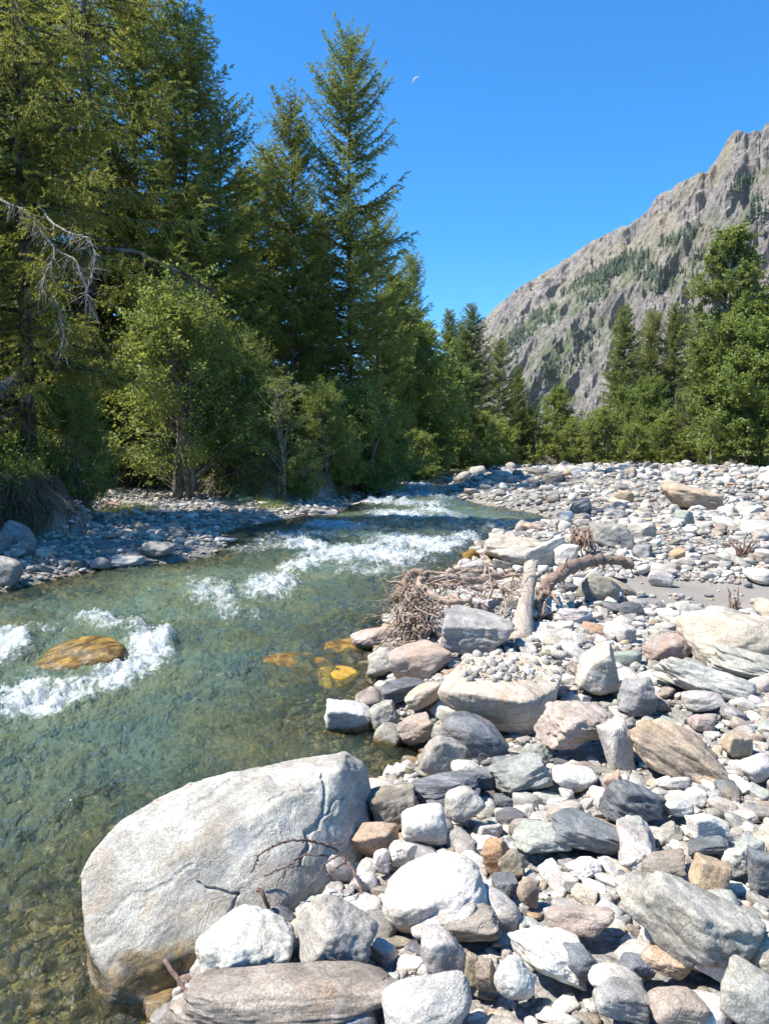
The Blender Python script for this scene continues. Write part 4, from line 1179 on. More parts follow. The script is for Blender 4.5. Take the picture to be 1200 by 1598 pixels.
def stone_mass(name, sel, level, label, nbase=10):
    sel = np.where(sel)[0]
    if not len(sel): return
    Vs, Ts, A, n = [], [], {k: [] for k in ('col', 'lc', 'stain', 'fol', 'vein', 'wl')}, 0
    for sh in range(4):
        for bi in range(nbase):
            g = sel[(s_shape[sel] == sh) & (sel % nbase == bi)]
            if not len(g): continue
            V0, T = rock_shape(np.random.default_rng(500 + sh * 40 + bi), SHAPES[sh], level, 1.0, 0.3)
            m = len(V0)
            R = np.array([rot_xyz(s_tx[i], s_ty[i], s_rz[i]) for i in g])
            L = V0[None] * s_half[g][:, None]
            P = np.einsum('nij,nvj->nvi', R, L) + s_C[g][:, None]
            Vs.append(P.reshape(-1, 3)); Ts.append((T[None] + (np.arange(len(g)) * m)[:, None, None] + n).reshape(-1, 3))
            n += len(g) * m
            pal = [PAL[KINDS[k]] for k in s_kind[g]]
            rp = lambda a: np.repeat(np.asarray(a), m, axis=0)
            col = np.array([p_[0] for p_ in pal]) * qs.uniform(0.78, 1.14, (len(g), 1)) * (1 + qs.normal(0, 0.02, (len(g), 3)))
            A['col'].append(rp(col)); A['lc'].append((L + qs.uniform(-40, 40, (len(g), 1, 3))).reshape(-1, 3))
            A['stain'].append(rp([p_[1] for p_ in pal])); A['fol'].append(rp([p_[2] for p_ in pal])); A['vein'].append(rp([p_[3] * (qs.uniform() < .3) for p_ in pal]))
            wl = P[..., 2] - wlev(P[..., 1])
            far = SITES[g, 3] > 0.5
            wl = np.where(far[:, None], 1.0, wl)
            A['wl'].append(wl.reshape(-1))
    me = mesh_np(name, np.concatenate(Vs), np.concatenate(Ts), True, {k: np.concatenate(v) for k, v in A.items()}, [M_ROCK])
    tag(obj(name, me), label, 'stones', None, 'stuff')
inriver = SITES[:, 3] < -0.05
stone_mass('riverbed_stones', inriver & ~single, 3, 'brown and olive cobbles covering the bed of the clear stream')
stone_mass('gravel_bar_stones', ~inriver & ~single & (s_size > 16), 3, 'countless pale grey, white and slate stones of the gravel bar')
stone_mass('shingle', ~inriver & ~single & (s_size <= 16), 2, 'small far and fine pebbles filling the gaps between the stones')

# fine gravel lying on the flat top of the beige boulder
def top_gravel():
    q = np.random.default_rng(55)
    V0s, T = ICO[2]
    PX, PY, dp = project(BEIGEP)
    up = BEIGEP[:, 2] > np.percentile(BEIGEP[:, 2], 62)
    k = np.where(up & (PX > 715) & (PY < 1062 + 0.0 * PX) & (dp > 4.6))[0]
    acc = Acc()
    for i in q.choice(k, 420):
        r = 0.006 * (1 + 4 * q.uniform() ** 5)
        R = rot_xyz(q.normal(0, .3), q.normal(0, .3), q.uniform(0, 6))
        L = V0s * q.uniform(.6, 1.3, 3) * r * (1 + .3 * q.normal(size=(len(V0s), 1)) * .5)
        col = np.array(PAL[KINDS[q.choice(3)]][0]) * q.uniform(.7, 1.05)
        acc.add(L @ R.T + BEIGEP[i] + [q.normal(0, .012), q.normal(0, .012), r * .2], None, T, col=np.tile(col, (len(L), 1)), lc=L + q.uniform(-9, 9, 3), stain=0.1, fol=0.2, vein=0.0, wl=1.0)
    tag(obj('fine_gravel', acc.mesh('fine_gravel', [M_ROCK])), 'fine grey gravel left on the flat top of the beige boulder', 'gravel', None, 'stuff')
top_gravel()
# ------------------------------------------------------------------ trees
def mat_bark(name, c0, c1, lichen=0.0):
    b = NT(name)
    p = b.n('ShaderNodeTexCoord').outputs['Object']
    n = b.noise(b.map(p, (9, 9, 1.6)), 1.5, 6, 0.7)
    c = b.mix(b.ramp(n, 0.35, 0.65), c0, c1)
    if lichen:
        c = b.mix(b.math('MULTIPLY', b.ramp(b.noise(p, 2.2, 6, 0.7), 0.47, 0.6), lichen), c, (0.30, 0.30, 0.25))
    return b.done(b.principled(c, 0.95, b.bump(n, 0.9, 0.05), 0.1))
M_BARK = mat_bark('larch_bark', (0.035, 0.026, 0.02), (0.12, 0.095, 0.075), 0.5)
M_BARK2 = mat_bark('alder_bark', (0.07, 0.06, 0.045), (0.22, 0.19, 0.15), 0.6)
M_DEAD = mat_bark('dead_wood', (0.16, 0.14, 0.12), (0.42, 0.39, 0.35), 0.0)
M_LARCH = mat_leafy('larch_needles', (0.098, 0.140, 0.034), (0.31, 0.345, 0.090), 0.52)
M_LARCHN = mat_leafy('old_larch_needles', (0.12, 0.14, 0.030), (0.39, 0.365, 0.080), 0.52)
M_SPRUCE = mat_leafy('spruce_needles', (0.072, 0.112, 0.038), (0.195, 0.245, 0.080), 0.45)
M_ALDER = mat_leafy('alder_leaves', (0.092, 0.150, 0.036), (0.26, 0.33, 0.085), 0.5, 0.42)
M_WILLOW = mat_leafy('willow_leaves', (0.13, 0.185, 0.048), (0.345, 0.395, 0.10), 0.52, 0.42)
M_BIRCH = mat_leafy('birch_leaves', (0.085, 0.13, 0.040), (0.24, 0.295, 0.095), 0.48, 0.40)

def unit(v): return v / (np.linalg.norm(v, axis=-1, keepdims=True) + 1e-12)

def blades(q, P, Dr, ln, wd):
    """needle tufts: slim triangles from P along Dr"""
    n = len(P)
    perp = unit(np.cross(Dr, q.normal(size=(n, 3))))
    V = np.stack([P - perp * wd[:, None] * .5, P + perp * wd[:, None] * .5, P + Dr * ln[:, None]], 1).reshape(-1, 3)
    return V, np.arange(n * 3).reshape(-1, 3)

def conifer(name, H, seed, mat, base=0.1, Rmax=3.2, spacing=0.42, per=5, droop=0.25, top_up=0.5, blet=0.5, bstep=0.13, nstep=0.045, nl=0.085, nw=0.028, per_s=2, sparse=0.0, power=0.75, hang=0.55, dead_below=0.0, bark=None):
    q = np.random.default_rng(seed)
    tr = Acc()
    zz = np.linspace(0, 1, 26)
    sway = np.stack([0.12 * np.sin(zz * 5 + q.uniform(0, 6)) * zz, 0.12 * np.sin(zz * 4 + q.uniform(0, 6)) * zz, zz * H], -1)
    R0 = 0.0098 * H
    rad = R0 * (1 - zz) ** 0.9 + 0.012 + R0 * 0.7 * np.exp(-zz * 40)
    tr.tube(sway, rad, 9, 0.07, seed)
    axis = lambda z: np.array([np.interp(z, sway[:, 2], sway[:, 0]), np.interp(z, sway[:, 2], sway[:, 1]), z])
    BO, BD, BL, BT = [], [], [], []
    z = base * H
    while z < H * 0.985:
        f = (z - base * H) / (H * (1 - base))
        for _ in range(per):
            if q.uniform() < sparse: continue
            az = q.uniform(0, 2 * pi)
            L = Rmax * ((1 - f) ** power * (0.62 + 0.38 * min(1, f * 4)) + 0.035) * q.uniform(0.5, 1.18) * (1 + 0.25 * math.sin(az * 2 + seed))
            z1 = z + q.uniform(-.5, .5) * spacing
            o = axis(z1)
            e0 = top_up * f + q.uniform(-0.12, 0.2) - 0.05
            t = np.linspace(0, 1, 8)
            hz = np.array([math.cos(az), math.sin(az), 0])
            bend = q.normal(0, 0.12)
            sd = np.array([-hz[1], hz[0], 0])
            dz = L * (math.tan(e0) * t - droop * (1 - 0.6 * f) * t ** 1.7 * 1.2 + 0.22 * t ** 3.5)
            P = o + hz * (L * t)[:, None] + sd * (L * bend * t ** 2)[:, None] + np.array([0, 0, 1]) * dz[:, None]
            tr.tube(P, np.linspace(max(0.012, 0.011 * L + .006), 0.004, 8), 4, 0, 0, False)
            if f < dead_below and q.uniform() < 0.6: continue
            m = max(3, int(L / bstep))
            tt = np.linspace(0.14, 1.0, m) + q.normal(0, 0.015, m)
            tt = np.clip(tt, 0.05, 1)
            Q = np.stack([np.interp(tt, t, P[:, k]) for k in range(3)], -1)
            Tn = unit(np.stack([np.interp(tt, t, np.gradient(P[:, k], t)) for k in range(3)], -1))
            sgn = np.where(np.arange(m) % 2 == 0, 1.0, -1.0)
            dd = unit(0.55 * Tn + sgn[:, None] * sd * q.uniform(0.3, 1.0, (m, 1)) + np.array([0, 0, -1]) * q.uniform(-0.3, hang, (m, 1)) + q.normal(0, 0.15, (m, 3)))
            BO.append(Q); BD.append(dd); BL.append(blet * (0.45 + 0.55 * (1 - np.abs(tt - 0.45) * 1.1)) * q.uniform(0.45, 1.2, m) * min(1, 0.25 + L / Rmax)); BT.append(np.clip(0.25 + 0.45 * tt + q.normal(0, 0.18, m) + 0.12 * q.normal(), 0, 1))
            BO.append(P[-1:]); BD.append(Tn[-1:]); BL.append(np.array([blet * 0.4])); BT.append(np.array([0.85]))
        z += spacing * (1.0 if f < 0.75 else 0.7) * q.uniform(0.7, 1.2)
    BO, BD, BL, BT = np.concatenate(BO), np.concatenate(BD), np.concatenate(BL), np.concatenate(BT)
    V, T = blades(q, BO, BD, BL, np.full(len(BO), 0.012))
    tr.add(V, None, T)
    K = int(np.ceil(BL.max() / nstep))
    u = (np.arange(K)[None] + q.uniform(0, 1, (len(BO), K))) * nstep
    mk = u < BL[:, None] * 1.05
    bi, ki = np.where(mk)
    bi = np.repeat(bi, per_s); ki = np.repeat(ki, per_s)
    uu = u[bi, ki]
    P = BO[bi] + BD[bi] * uu[:, None] + np.array([0, 0, -1.0]) * (0.25 * uu ** 2 / (BL[bi] + .05))[:, None]
    Dr = unit(BD[bi] * 0.55 + q.normal(0, 0.6, (len(bi), 3)))
    V, T = blades(q, P, Dr, nl * q.uniform(0.6, 1.3, len(bi)), nw * q.uniform(0.7, 1.3, len(bi)))
    tone = np.clip(BT[bi] + q.normal(0, 0.15, len(bi)), 0, 1)
    print(name, 'needles', len(T))
    crown = mesh_np(name + '_crown', V, T, False, dict(tone=np.repeat(tone, 3)), [mat])
    return tr.mesh(name + '_trunk', [bark or M_BARK]), crown, H

def leaves(q, P, size, up=0.55, aspect=0.6):
    n = len(P)
    N = unit(q.normal(size=(n, 3)) + np.array([-0.25, 0.0, up * 1.6]))
    U = unit(np.cross(N, q.normal(size=(n, 3))))
    W = np.cross(N, U)
    l = size * q.uniform(0.6, 1.35, n)[:, None]
    V = np.stack([P - U * l * .5, P + W * l * aspect * .5, P + U * l * .5 + N * l * 0.08, P - W * l * aspect * .5], 1).reshape(-1, 3)
    return V, np.arange(n * 4).reshape(-1, 4)

def broadleaf(name, H, R, seed, mat, base=0.12, stems=3, limbs=70, subs=7, nleaf=46, size=0.07, prof=None, spread=0.13, gap=0.25, bark=None, lean=0.25, aspect=0.6):
    q = np.random.default_rng(seed)
    tr = Acc()
    prof = prof or (lambda f: np.sin(np.clip(f, 0.03, 0.97) * pi) ** 0.55)
    lobe = q.uniform(0, 6, 4)
    LV, LT = [], []
    ST = []
    for s in range(stems):
        a = q.uniform(0, 2 * pi)
        h = H * q.uniform(0.82, 0.97)
        t = np.linspace(0, 1, 14)
        off = R * lean * q.uniform(0.3, 1.0) * (stems > 1)
        P = np.stack([math.cos(a) * off * (0.15 + t ** 0.8) + 0.05 * R * np.sin(t * 7 + a), math.sin(a) * off * (0.15 + t ** 0.8) + 0.05 * R * np.cos(t * 6 + a), t * h], -1)
        r0 = 0.011 * H + 0.02
        tr.tube(P, r0 * (1 - t) ** 0.8 + 0.008, 7, 0.06, seed + s)
        ST.append(P)
    for i in range(limbs):
        P0 = ST[i % stems]
        f1 = base + (0.985 - base) * q.uniform(0, 1) ** 0.85          # where the limb ends, as a share of the height
        az = q.uniform(0, 2 * pi)
        env = R * prof((f1 - base) / (1 - base)) * (1 + 0.22 * math.sin(2 * az + lobe[0] + 5 * f1) + 0.16 * math.sin(3 * az + lobe[1] - 8 * f1))
        rr = env * q.uniform(0.55, 1.08)
        end = np.array([math.cos(az) * rr, math.sin(az) * rr, f1 * H])
        z0 = max(0.04 * H, f1 * H - q.uniform(0.25, 0.6) * rr - 0.05 * H)
        st = np.array([np.interp(z0, P0[:, 2], P0[:, k]) for k in range(3)])
        t = np.linspace(0, 1, 7)
        mid = (st + end) / 2 + np.array([0, 0, 0.12 * rr]) + q.normal(0, 0.06 * R, 3)
        C = (1 - t)[:, None] ** 2 * st + 2 * (t * (1 - t))[:, None] * mid + (t ** 2)[:, None] * end
        tr.tube(C, np.linspace(0.006 * H * .5 + .008, 0.005, 7), 4, 0, 0, False)
        tone_l = q.normal(0, 0.13)
        for j in range(subs):
            tj = q.uniform(0.35, 1)
            o = np.array([np.interp(tj, t, C[:, k]) for k in range(3)])
            dr = unit(unit(end - st) * 0.6 + q.normal(0, 0.7, 3) + np.array([0, 0, 0.12]))
            l = R * q.uniform(0.14, 0.36)
            tp = o + dr * l
            tr.tube(np.stack([o, (o + tp) / 2 + np.array([0, 0, .03 * R]), tp]), [0.007, 0.005, 0.003], 3, 0, 0, False)
            if q.uniform() < gap * 0.4: continue
            n = int(nleaf * q.uniform(0.5, 1.4))
            u = q.uniform(0.15, 1.12, n)[:, None]
            LV.append(o + (tp - o) * u + q.normal(0, 1, (n, 3)) * np.array([1, 1, 0.7]) * spread * R * 0.45)
            LT.append(np.clip(0.45 + tone_l + q.normal(0, 0.1) + q.normal(0, 0.16, n), 0, 1))
    P = np.concatenate(LV)
    tn = np.concatenate(LT)
    k = P[:, 2] > 0.03 * H
    P, tn = P[k], tn[k]
    V, Q = leaves(q, P, size, 0.55, aspect)
    print(name, 'leaves', len(Q))
    crown = mesh_np(name + '_crown', V, Q, False, dict(tone=np.repeat(tn, 4)), [mat])
    return tr.mesh(name + '_trunk', [bark or M_BARK2]), crown, H

oval = lambda f: np.sin(np.clip(f, 0.02, 0.985) ** 0.8 * pi) ** 0.6
cone_ish = lambda f: (1 - f) ** 0.6 * np.minimum(1, f * 4 + 0.45) + 0.06
domed = lambda f: np.clip(1 - np.clip(f, 0, 1) ** 2.4, 0, 1) ** 0.5 * np.minimum(1, 0.62 + f * 1.2)
PROTO = {
    'old_larch': conifer('old_larch', 21, 3, M_LARCHN, 0.05, 4.4, 0.34, 5, 0.36, 0.4, 0.70, 0.085, 0.030, 0.072, 0.028, 2, 0.14, 0.55, 0.95, 0.04),
    'tall_larch': conifer('tall_larch', 23, 8, M_LARCH, 0.10, 4.5, 0.34, 6, 0.18, 0.72, 0.78, 0.095, 0.035, 0.115, 0.044, 2, 0.14, 0.55, 0.6),
    'slim_larch': conifer('slim_larch', 20, 14, M_LARCH, 0.05, 4.0, 0.34, 6, 0.20, 0.7, 0.68, 0.095, 0.035, 0.115, 0.046, 2, 0.14, 0.55, 0.6),
    'spruce': conifer('spruce', 18, 22, M_SPRUCE, 0.03, 3.3, 0.28, 7, 0.28, 0.6, 0.60, 0.10, 0.038, 0.125, 0.055, 2, 0.0, 0.7, 0.7),
    'alder': broadleaf('alder', 7.0, 2.9, 31, M_ALDER, 0.14, 5, 130, 7, 34, 0.115, domed, 0.085),
    'willow': broadleaf('willow', 5.4, 1.7, 37, M_WILLOW, 0.10, 5, 60, 6, 20, 0.095, domed, 0.10, 0.6, None, 0.5, 0.42),
    'birch': broadleaf('birch', 20, 3.7, 41, M_BIRCH, 0.10, 1, 190, 8, 46, 0.24, oval, 0.085, 0.2, mat_bark('birch_bark', (0.22, 0.2, 0.18), (0.5, 0.48, 0.44))),
    'maple': broadleaf('maple', 12, 4.2, 47, M_ALDER, 0.06, 2, 130, 7, 36, 0.25, domed, 0.085, 0.2),
    'thicket': broadleaf('thicket', 6, 3.0, 53, M_WILLOW, 0.02, 6, 95, 6, 34, 0.19, domed, 0.085, 0.3, None, 0.6),
}
KIND_OF = {'old_larch': ('larch_tree', 'larch'), 'tall_larch': ('larch_tree', 'larch'), 'slim_larch': ('larch_tree', 'larch'), 'spruce': ('spruce_tree', 'spruce'), 'alder': ('alder_bush', 'bush'), 'willow': ('willow_bush', 'bush'),
           'birch': ('birch_tree', 'birch'), 'maple': ('broadleaf_tree', 'tree'), 'thicket': ('bush', 'bush')}
first = {}
tq = np.random.default_rng(404)

def plant(kind, px, D, top, label, wide=1.0, group=None, H=None, rz=None, lean=(0, 0)):
    d = look(px, 760)
    x, y = d[0] / d[1] * D, D
    z = float(height(x, y)) - 0.05
    tm, cm, H0 = PROTO[kind]
    if H is None:
        dt = look(px, top)
        H = CZ + dt[2] / dt[1] * D - z
    s = H / H0
    nm, cat = KIND_OF[kind]
    rz = tq.uniform(0, 2 * pi) if rz is None else rz
    if kind not in first:
        root = empty(nm, (x, y, z), rz, (s * wide, s * wide, s))
        obj('trunk', tm, root); obj('crown', cm, root)
        first[kind] = root
    else:
        root = copy_tree(first[kind])
        root.name = nm
        root.location = (x, y, z)
        root.scale = (s * wide, s * wide, s)
    root.rotation_euler = (lean[0], lean[1], rz)
    for k in ('label', 'category', 'group'):
        if k in root: del root[k]
    tag(root, label, cat, group)
    return root

GL, GR, GF = 'trees on the forested far bank', 'trees beyond the gravel bar', 'trees where the stream bends away'
OLD = plant('old_larch', 48, 17.3, 0, 'old larch with a lichen-grey trunk standing on the dark undercut bank', 0.78, GL, H=20.5, rz=0.4)
TREES = [
    ('old_larch', 150, 28.5, 0, 'tall dark-trunked larch just behind the lichen-grey old larch', 1.0, GL, 27),
    ('slim_larch', -75, 17.5, 0, 'yellow-green larch at the picture edge above the shaded boulders', 1.0, GL, 17),
    ('tall_larch', 300, 30, 16, 'larch with a thin ragged tip rising behind the big round alder', 1.05, GL, None),
    ('slim_larch', 352, 35, 150, 'larch between the ragged-tipped larch and the twin larches', 1.05, GL, None),
    ('tall_larch', 222, 35, -60, 'tall larch deep in the wood behind the big round alder', 1.0, GL, None),
    ('slim_larch', 85, 32, -160, 'dense larch filling the wood behind the lichen-grey old larch', 1.1, GL, None),
    ('spruce', 180, 31.5, 190, 'dark spruce shaded between the big round alder and the old larch', 1.0, GL, None),
    ('spruce', 390, 42, 255, 'dark spruce low between the twin larches and the ragged-tipped larch', 1.2, GL, None),
    ('spruce', 20, 31, 200, 'dark spruce behind the trunk of the lichen-grey old larch', 1.1, GL, None),
    ('tall_larch', 548, 34, 52, 'tallest pointed larch, standing out against the open sky by the stream', 0.82, GF, None),
    ('slim_larch', 458, 33.0, 148, 'shorter larch twin close beside the tallest pointed larch', 0.85, GF, None),
    ('slim_larch', 424, 41, 225, 'low larch at the forest side of the twin larches', 1.1, GF, None),
    ('spruce', 500, 42, 330, 'dark spruce in the gap between the twin larches', 1.2, GF, None),
    ('slim_larch', 590, 42, 330, 'larch tucked behind the tallest pointed larch on its stream side', 0.9, GF, None),
    ('birch', 285, 29, 350, 'pale-leaved birch showing above the big round alder', 0.8, GL, None),
    ('alder', 285, 24.3, 448, 'big round alder with several bare stems on the shingle beach', 1.02, GL, None),
    ('willow', 445, 24.0, 585, 'airy light green willow on the small eroded bank', 1.1, GL, None),
    ('alder', 375, 26.5, 520, 'alder filling the gap behind the airy willow', 0.9, GL, None),
    ('alder', 118, 17.6, 600, 'bright green low alder beside the old larch trunk', 0.9, GL, None),
    ('alder', 505, 27.0, 600, 'dark alder overhanging the stream under the tallest larch', 1.0, GF, None),
    ('thicket', 560, 30.5, 600, 'bush dipping to the stream under the tallest larch', 1.0, GF, None),
    ('alder', -390, 13.2, 560, 'alder outside the picture shading the near end of the far bank', 1.0, GL, 7.5),
    ('alder', 195, 29.5, 560, 'shaded alder at the back of the shingle beach', 1.2, GL, None),
    ('thicket', 470, 24.6, 690, 'low bush hanging over the flat grey boulder on the far shore', 0.8, GF, None),
    ('thicket', 530, 28.0, 660, 'low bush trailing into the stream below the dark alder', 0.8, GF, None),
    ('thicket', 585, 33.0, 660, 'low bush at the waterline between the dipping bush and the birch', 0.8, GF, None),
    ('slim_larch', 641, 56, 396, 'narrow larch beyond the tallest larch, before the bend', 1.0, GF, None),
    ('birch', 618, 50, 430, 'light green birch beside the narrow larch before the bend', 1.0, GF, None),
    ('maple', 640, 53, 500, 'broad tree below the narrow larch before the bend', 1.0, GF, None),
    ('thicket', 606, 37, 640, 'bush at the stream edge under the light green birch', 1.1, GF, None),
    ('thicket', 648, 47, 672, 'grey-green bush beside the pale eroded bank', 1.0, GF, None),
    ('maple', 690, 62, 560, 'yellow-green tree above the pale eroded bank', 1.0, GF, None),
    ('spruce', 700, 78, 482, 'spruce behind the yellow-green tree at the bend', 1.0, GF, None),
    ('spruce', 735, 70, 472, 'tallest spruce of the group at the bend, in front of the mountain foot', 1.05, GF, None),
    ('spruce', 718, 84, 500, 'spruce half hidden between the two taller spruces at the bend', 1.0, GF, None),
    ('slim_larch', 776, 76, 530, 'feathery larch beside the tallest spruce at the bend', 1.0, GF, None),
    ('spruce', 806, 84, 570, 'small spruce at the end of the group by the bend', 1.1, GF, None),
    ('thicket', 745, 60, 640, 'bright bush on top of the pale eroded bank', 0.9, GF, None),
    ('thicket', 775, 66, 655, 'bush below the feathery larch at the bend', 1.0, GF, None),
    ('birch', 1128, 68, 352, 'tallest leafy birch standing over the gravel bar trees', 0.98, GR, None),
    ('maple', 1160, 64, 500, 'broad leafy tree at the foot of the tallest birch', 1.0, GR, None),
    ('maple', 1205, 66, 455, 'leafy tree cut by the picture edge beside the tallest birch', 1.1, GR, None),
    ('maple', 1110, 70, 560, 'small leafy tree in front of the dark conifers', 0.9, GR, None),
    ('spruce', 968, 86, 474, 'dark conifer, first of the row in front of the bare mountainside', 1.25, GR, None),
    ('slim_larch', 1012, 90, 486, 'dark larch, second of the row in front of the mountainside', 1.25, GR, None),
    ('spruce', 1046, 88, 470, 'dark conifer, third and pointed, of the row before the mountainside', 1.0, GR, None),
    ('slim_larch', 1082, 92, 488, 'greyish larch, last of the row next to the tallest birch', 1.1, GR, None),
    ('thicket', 832, 84, 636, 'yellow-green bush where the gravel bar meets the bend', 0.9, GR, None),
    ('maple', 868, 88, 606, 'rounded tree beside the yellow-green bush', 0.75, GR, None),
    ('thicket', 900, 78, 652, 'low bush below the bare dead trunks', 1.0, GR, None),
    ('thicket', 938, 76, 636, 'grey-green bush between the dead trunks and the driftwood heap', 0.9, GR, None),
    ('maple', 975, 82, 606, 'leafy tree under the first dark conifer of the row', 0.8, GR, None),
    ('maple', 1012, 78, 590, 'bright leafy tree under the second dark larch', 0.8, GR, None),
    ('thicket', 985, 73, 660, 'low bush beside the far heap of brown roots', 0.9, GR, None),
    ('thicket', 1045, 72, 640, 'bush in the row under the third dark conifer', 0.9, GR, None),
    ('willow', 1075, 71, 600, 'airy willow under the greyish larch', 1.2, GR, None),
    ('thicket', 1110, 69, 665, 'low bush under the small leafy tree', 0.9, GR, None),
    ('thicket', 1185, 64, 660, 'low bush below the tree cut by the picture edge', 0.9, GR, None),
]
for (kd, px, D, top, lab, wd, grp, H) in TREES:
    plant(kd, px, D, top, lab, wd, grp, H)

def bare_trunk(px, D, top, label, seed):
    q = np.random.default_rng(seed)
    d = look(px, 740)
    x = d[0] / d[1] * D
    z = float(height(x, D))
    H = CZ + look(px, top)[2] / look(px, top)[1] * D - z
    root = empty('dead_tree', (x, D, z))
    t = np.linspace(0, 1, 10)
    a = Acc()
    P = np.stack([q.normal(0, .05) * H * t ** 2, 0 * t, t * H], -1)
    a.tube(P, 0.13 * (1 - t) + 0.03, 6, .1, seed)
    obj('trunk', a.mesh('trunk', [M_DEAD]), root)
    b = Acc()
    for k in range(14):
        f = q.uniform(0.45, 0.97); az = q.uniform(0, 6.3); L = q.uniform(.5, 1.6) * (1.2 - f)
        o = np.array([np.interp(f, t, P[:, 0]), 0, f * H])
        e = o + np.array([math.cos(az) * L, math.sin(az) * L, L * q.uniform(-.1, .9)])
        b.tube(np.stack([o, (o + e) / 2 + [0, 0, -.05], e]), [.035, .025, .012], 4)
    obj('branches', b.mesh('branches', [M_DEAD]), root)
    tag(root, label, 'dead tree', 'dead trunks beyond the gravel bar')
bare_trunk(905, 80, 628, 'bare pale dead trunk leaning a little above the low bush', 1)
bare_trunk(922, 82, 612, 'taller of the bare pale dead trunks in front of the mountainside', 2)
bare_trunk(1108, 66, 640, 'pale bare trunk among the leafy trees under the tallest birch', 3)

# parts of the old larch seen close up: dead lichen-grey boughs and the roots hanging over the washed-out bank
def dead_boughs():
    q = np.random.default_rng(91)
    inv = np.linalg.inv(np.array(OLD.matrix_basis))
    for (pts, r) in [([(48, 300, 17.2), (80, 345, 15.4), (110, 365, 15.0), (138, 372, 14.8), (146, 400, 14.7), (140, 440, 14.7)], .03), ([(30, 320, 17.2), (60, 352, 15.5), (90, 390, 15.2), (75, 420, 15.1), (62, 452, 15.0)], .03),
                     ([(90, 390, 15.2), (118, 405, 15.0), (138, 445, 14.9), (146, 480, 14.9)], .022), ([(0, 312, 15.6), (40, 330, 15.4), (70, 360, 15.3)], .03), ([(48, 560, 17.2), (20, 592, 15.6), (-5, 606, 15.2)], .022),
                     ([(60, 420, 17.1), (90, 470, 15.6), (100, 520, 15.4), (92, 555, 15.4)], .02), ([(130, 385, 17.2), (215, 395, 17.3), (290, 430, 17.5), (340, 458, 17.2)], .05)]:
        a = Acc()
        P = np.array([look(x, y) * D + [0, 0, CZ] for x, y, D in pts])
        t = np.linspace(0, 1, 18); t0 = np.linspace(0, 1, len(P))
        C = np.stack([np.interp(t, t0, P[:, k]) for k in range(3)], -1) + np.cumsum(q.normal(0, .008, (18, 3)), 0)
        a.tube(C, np.linspace(r, r * .35, 18), 5, .15, 3)
        for k in range(46):
            f = q.uniform(.15, 1)
            o = np.array([np.interp(f, t, C[:, j]) for j in range(3)])
            L = q.uniform(.15, .55)
            dr = unit(q.normal(0, .5, 3) + np.array([0, 0, -.9]))
            S = o + dr * (np.linspace(0, L, 6))[:, None] + np.cumsum(q.normal(0, .016, (6, 3)), 0)
            a.tube(S, np.linspace(r * .3, .003, 6), 4, 0, 0, False)
        V = np.concatenate(a.V); a.V = [np.c_[V, np.ones(len(V))] @ inv.T[:, :3]]
        o = obj('dead_branch', a.mesh('dead_branch', [M_DEAD if r < .04 else M_BARK]), OLD)
    a = Acc()
    for k in range(300):
        px = q.uniform(-30, 150)
        g = None
        top = at_ground(px, q.uniform(742, 800))
        if sdist(BANK, top[0], top[1]) > -0.05 or top[1] > 30: continue
        n = 9
        L = q.uniform(.35, 1.2)
        out_ = np.array([0.35, -0.75, 0]) * q.uniform(.3, 1.0) + q.normal(0, .25, 3) * [1, 1, 0]
        s = np.linspace(0, 1, n)
        S = top + out_ * (s * L * .8)[:, None] + np.array([0, 0, .12 - 1]) * (L * (s ** 1.8))[:, None] * .9 + np.cumsum(q.normal(0, .02, (n, 3)), 0)
        r = q.choice([.006, .010, .022], p=[.55, .35, .1])
        a.tube(S, np.linspace(r * 1.6, r * .4, n), 4, .1, k, False)
    V = np.concatenate(a.V); a.V = [np.c_[V, np.ones(len(V))] @ inv.T[:, :3]]
    tag(obj('root_mass', a.mesh('root_mass', [mat_bark('root_bark', (0.05, 0.035, 0.022), (0.19, 0.14, 0.10))]), OLD), kind='stuff')
dead_boughs()

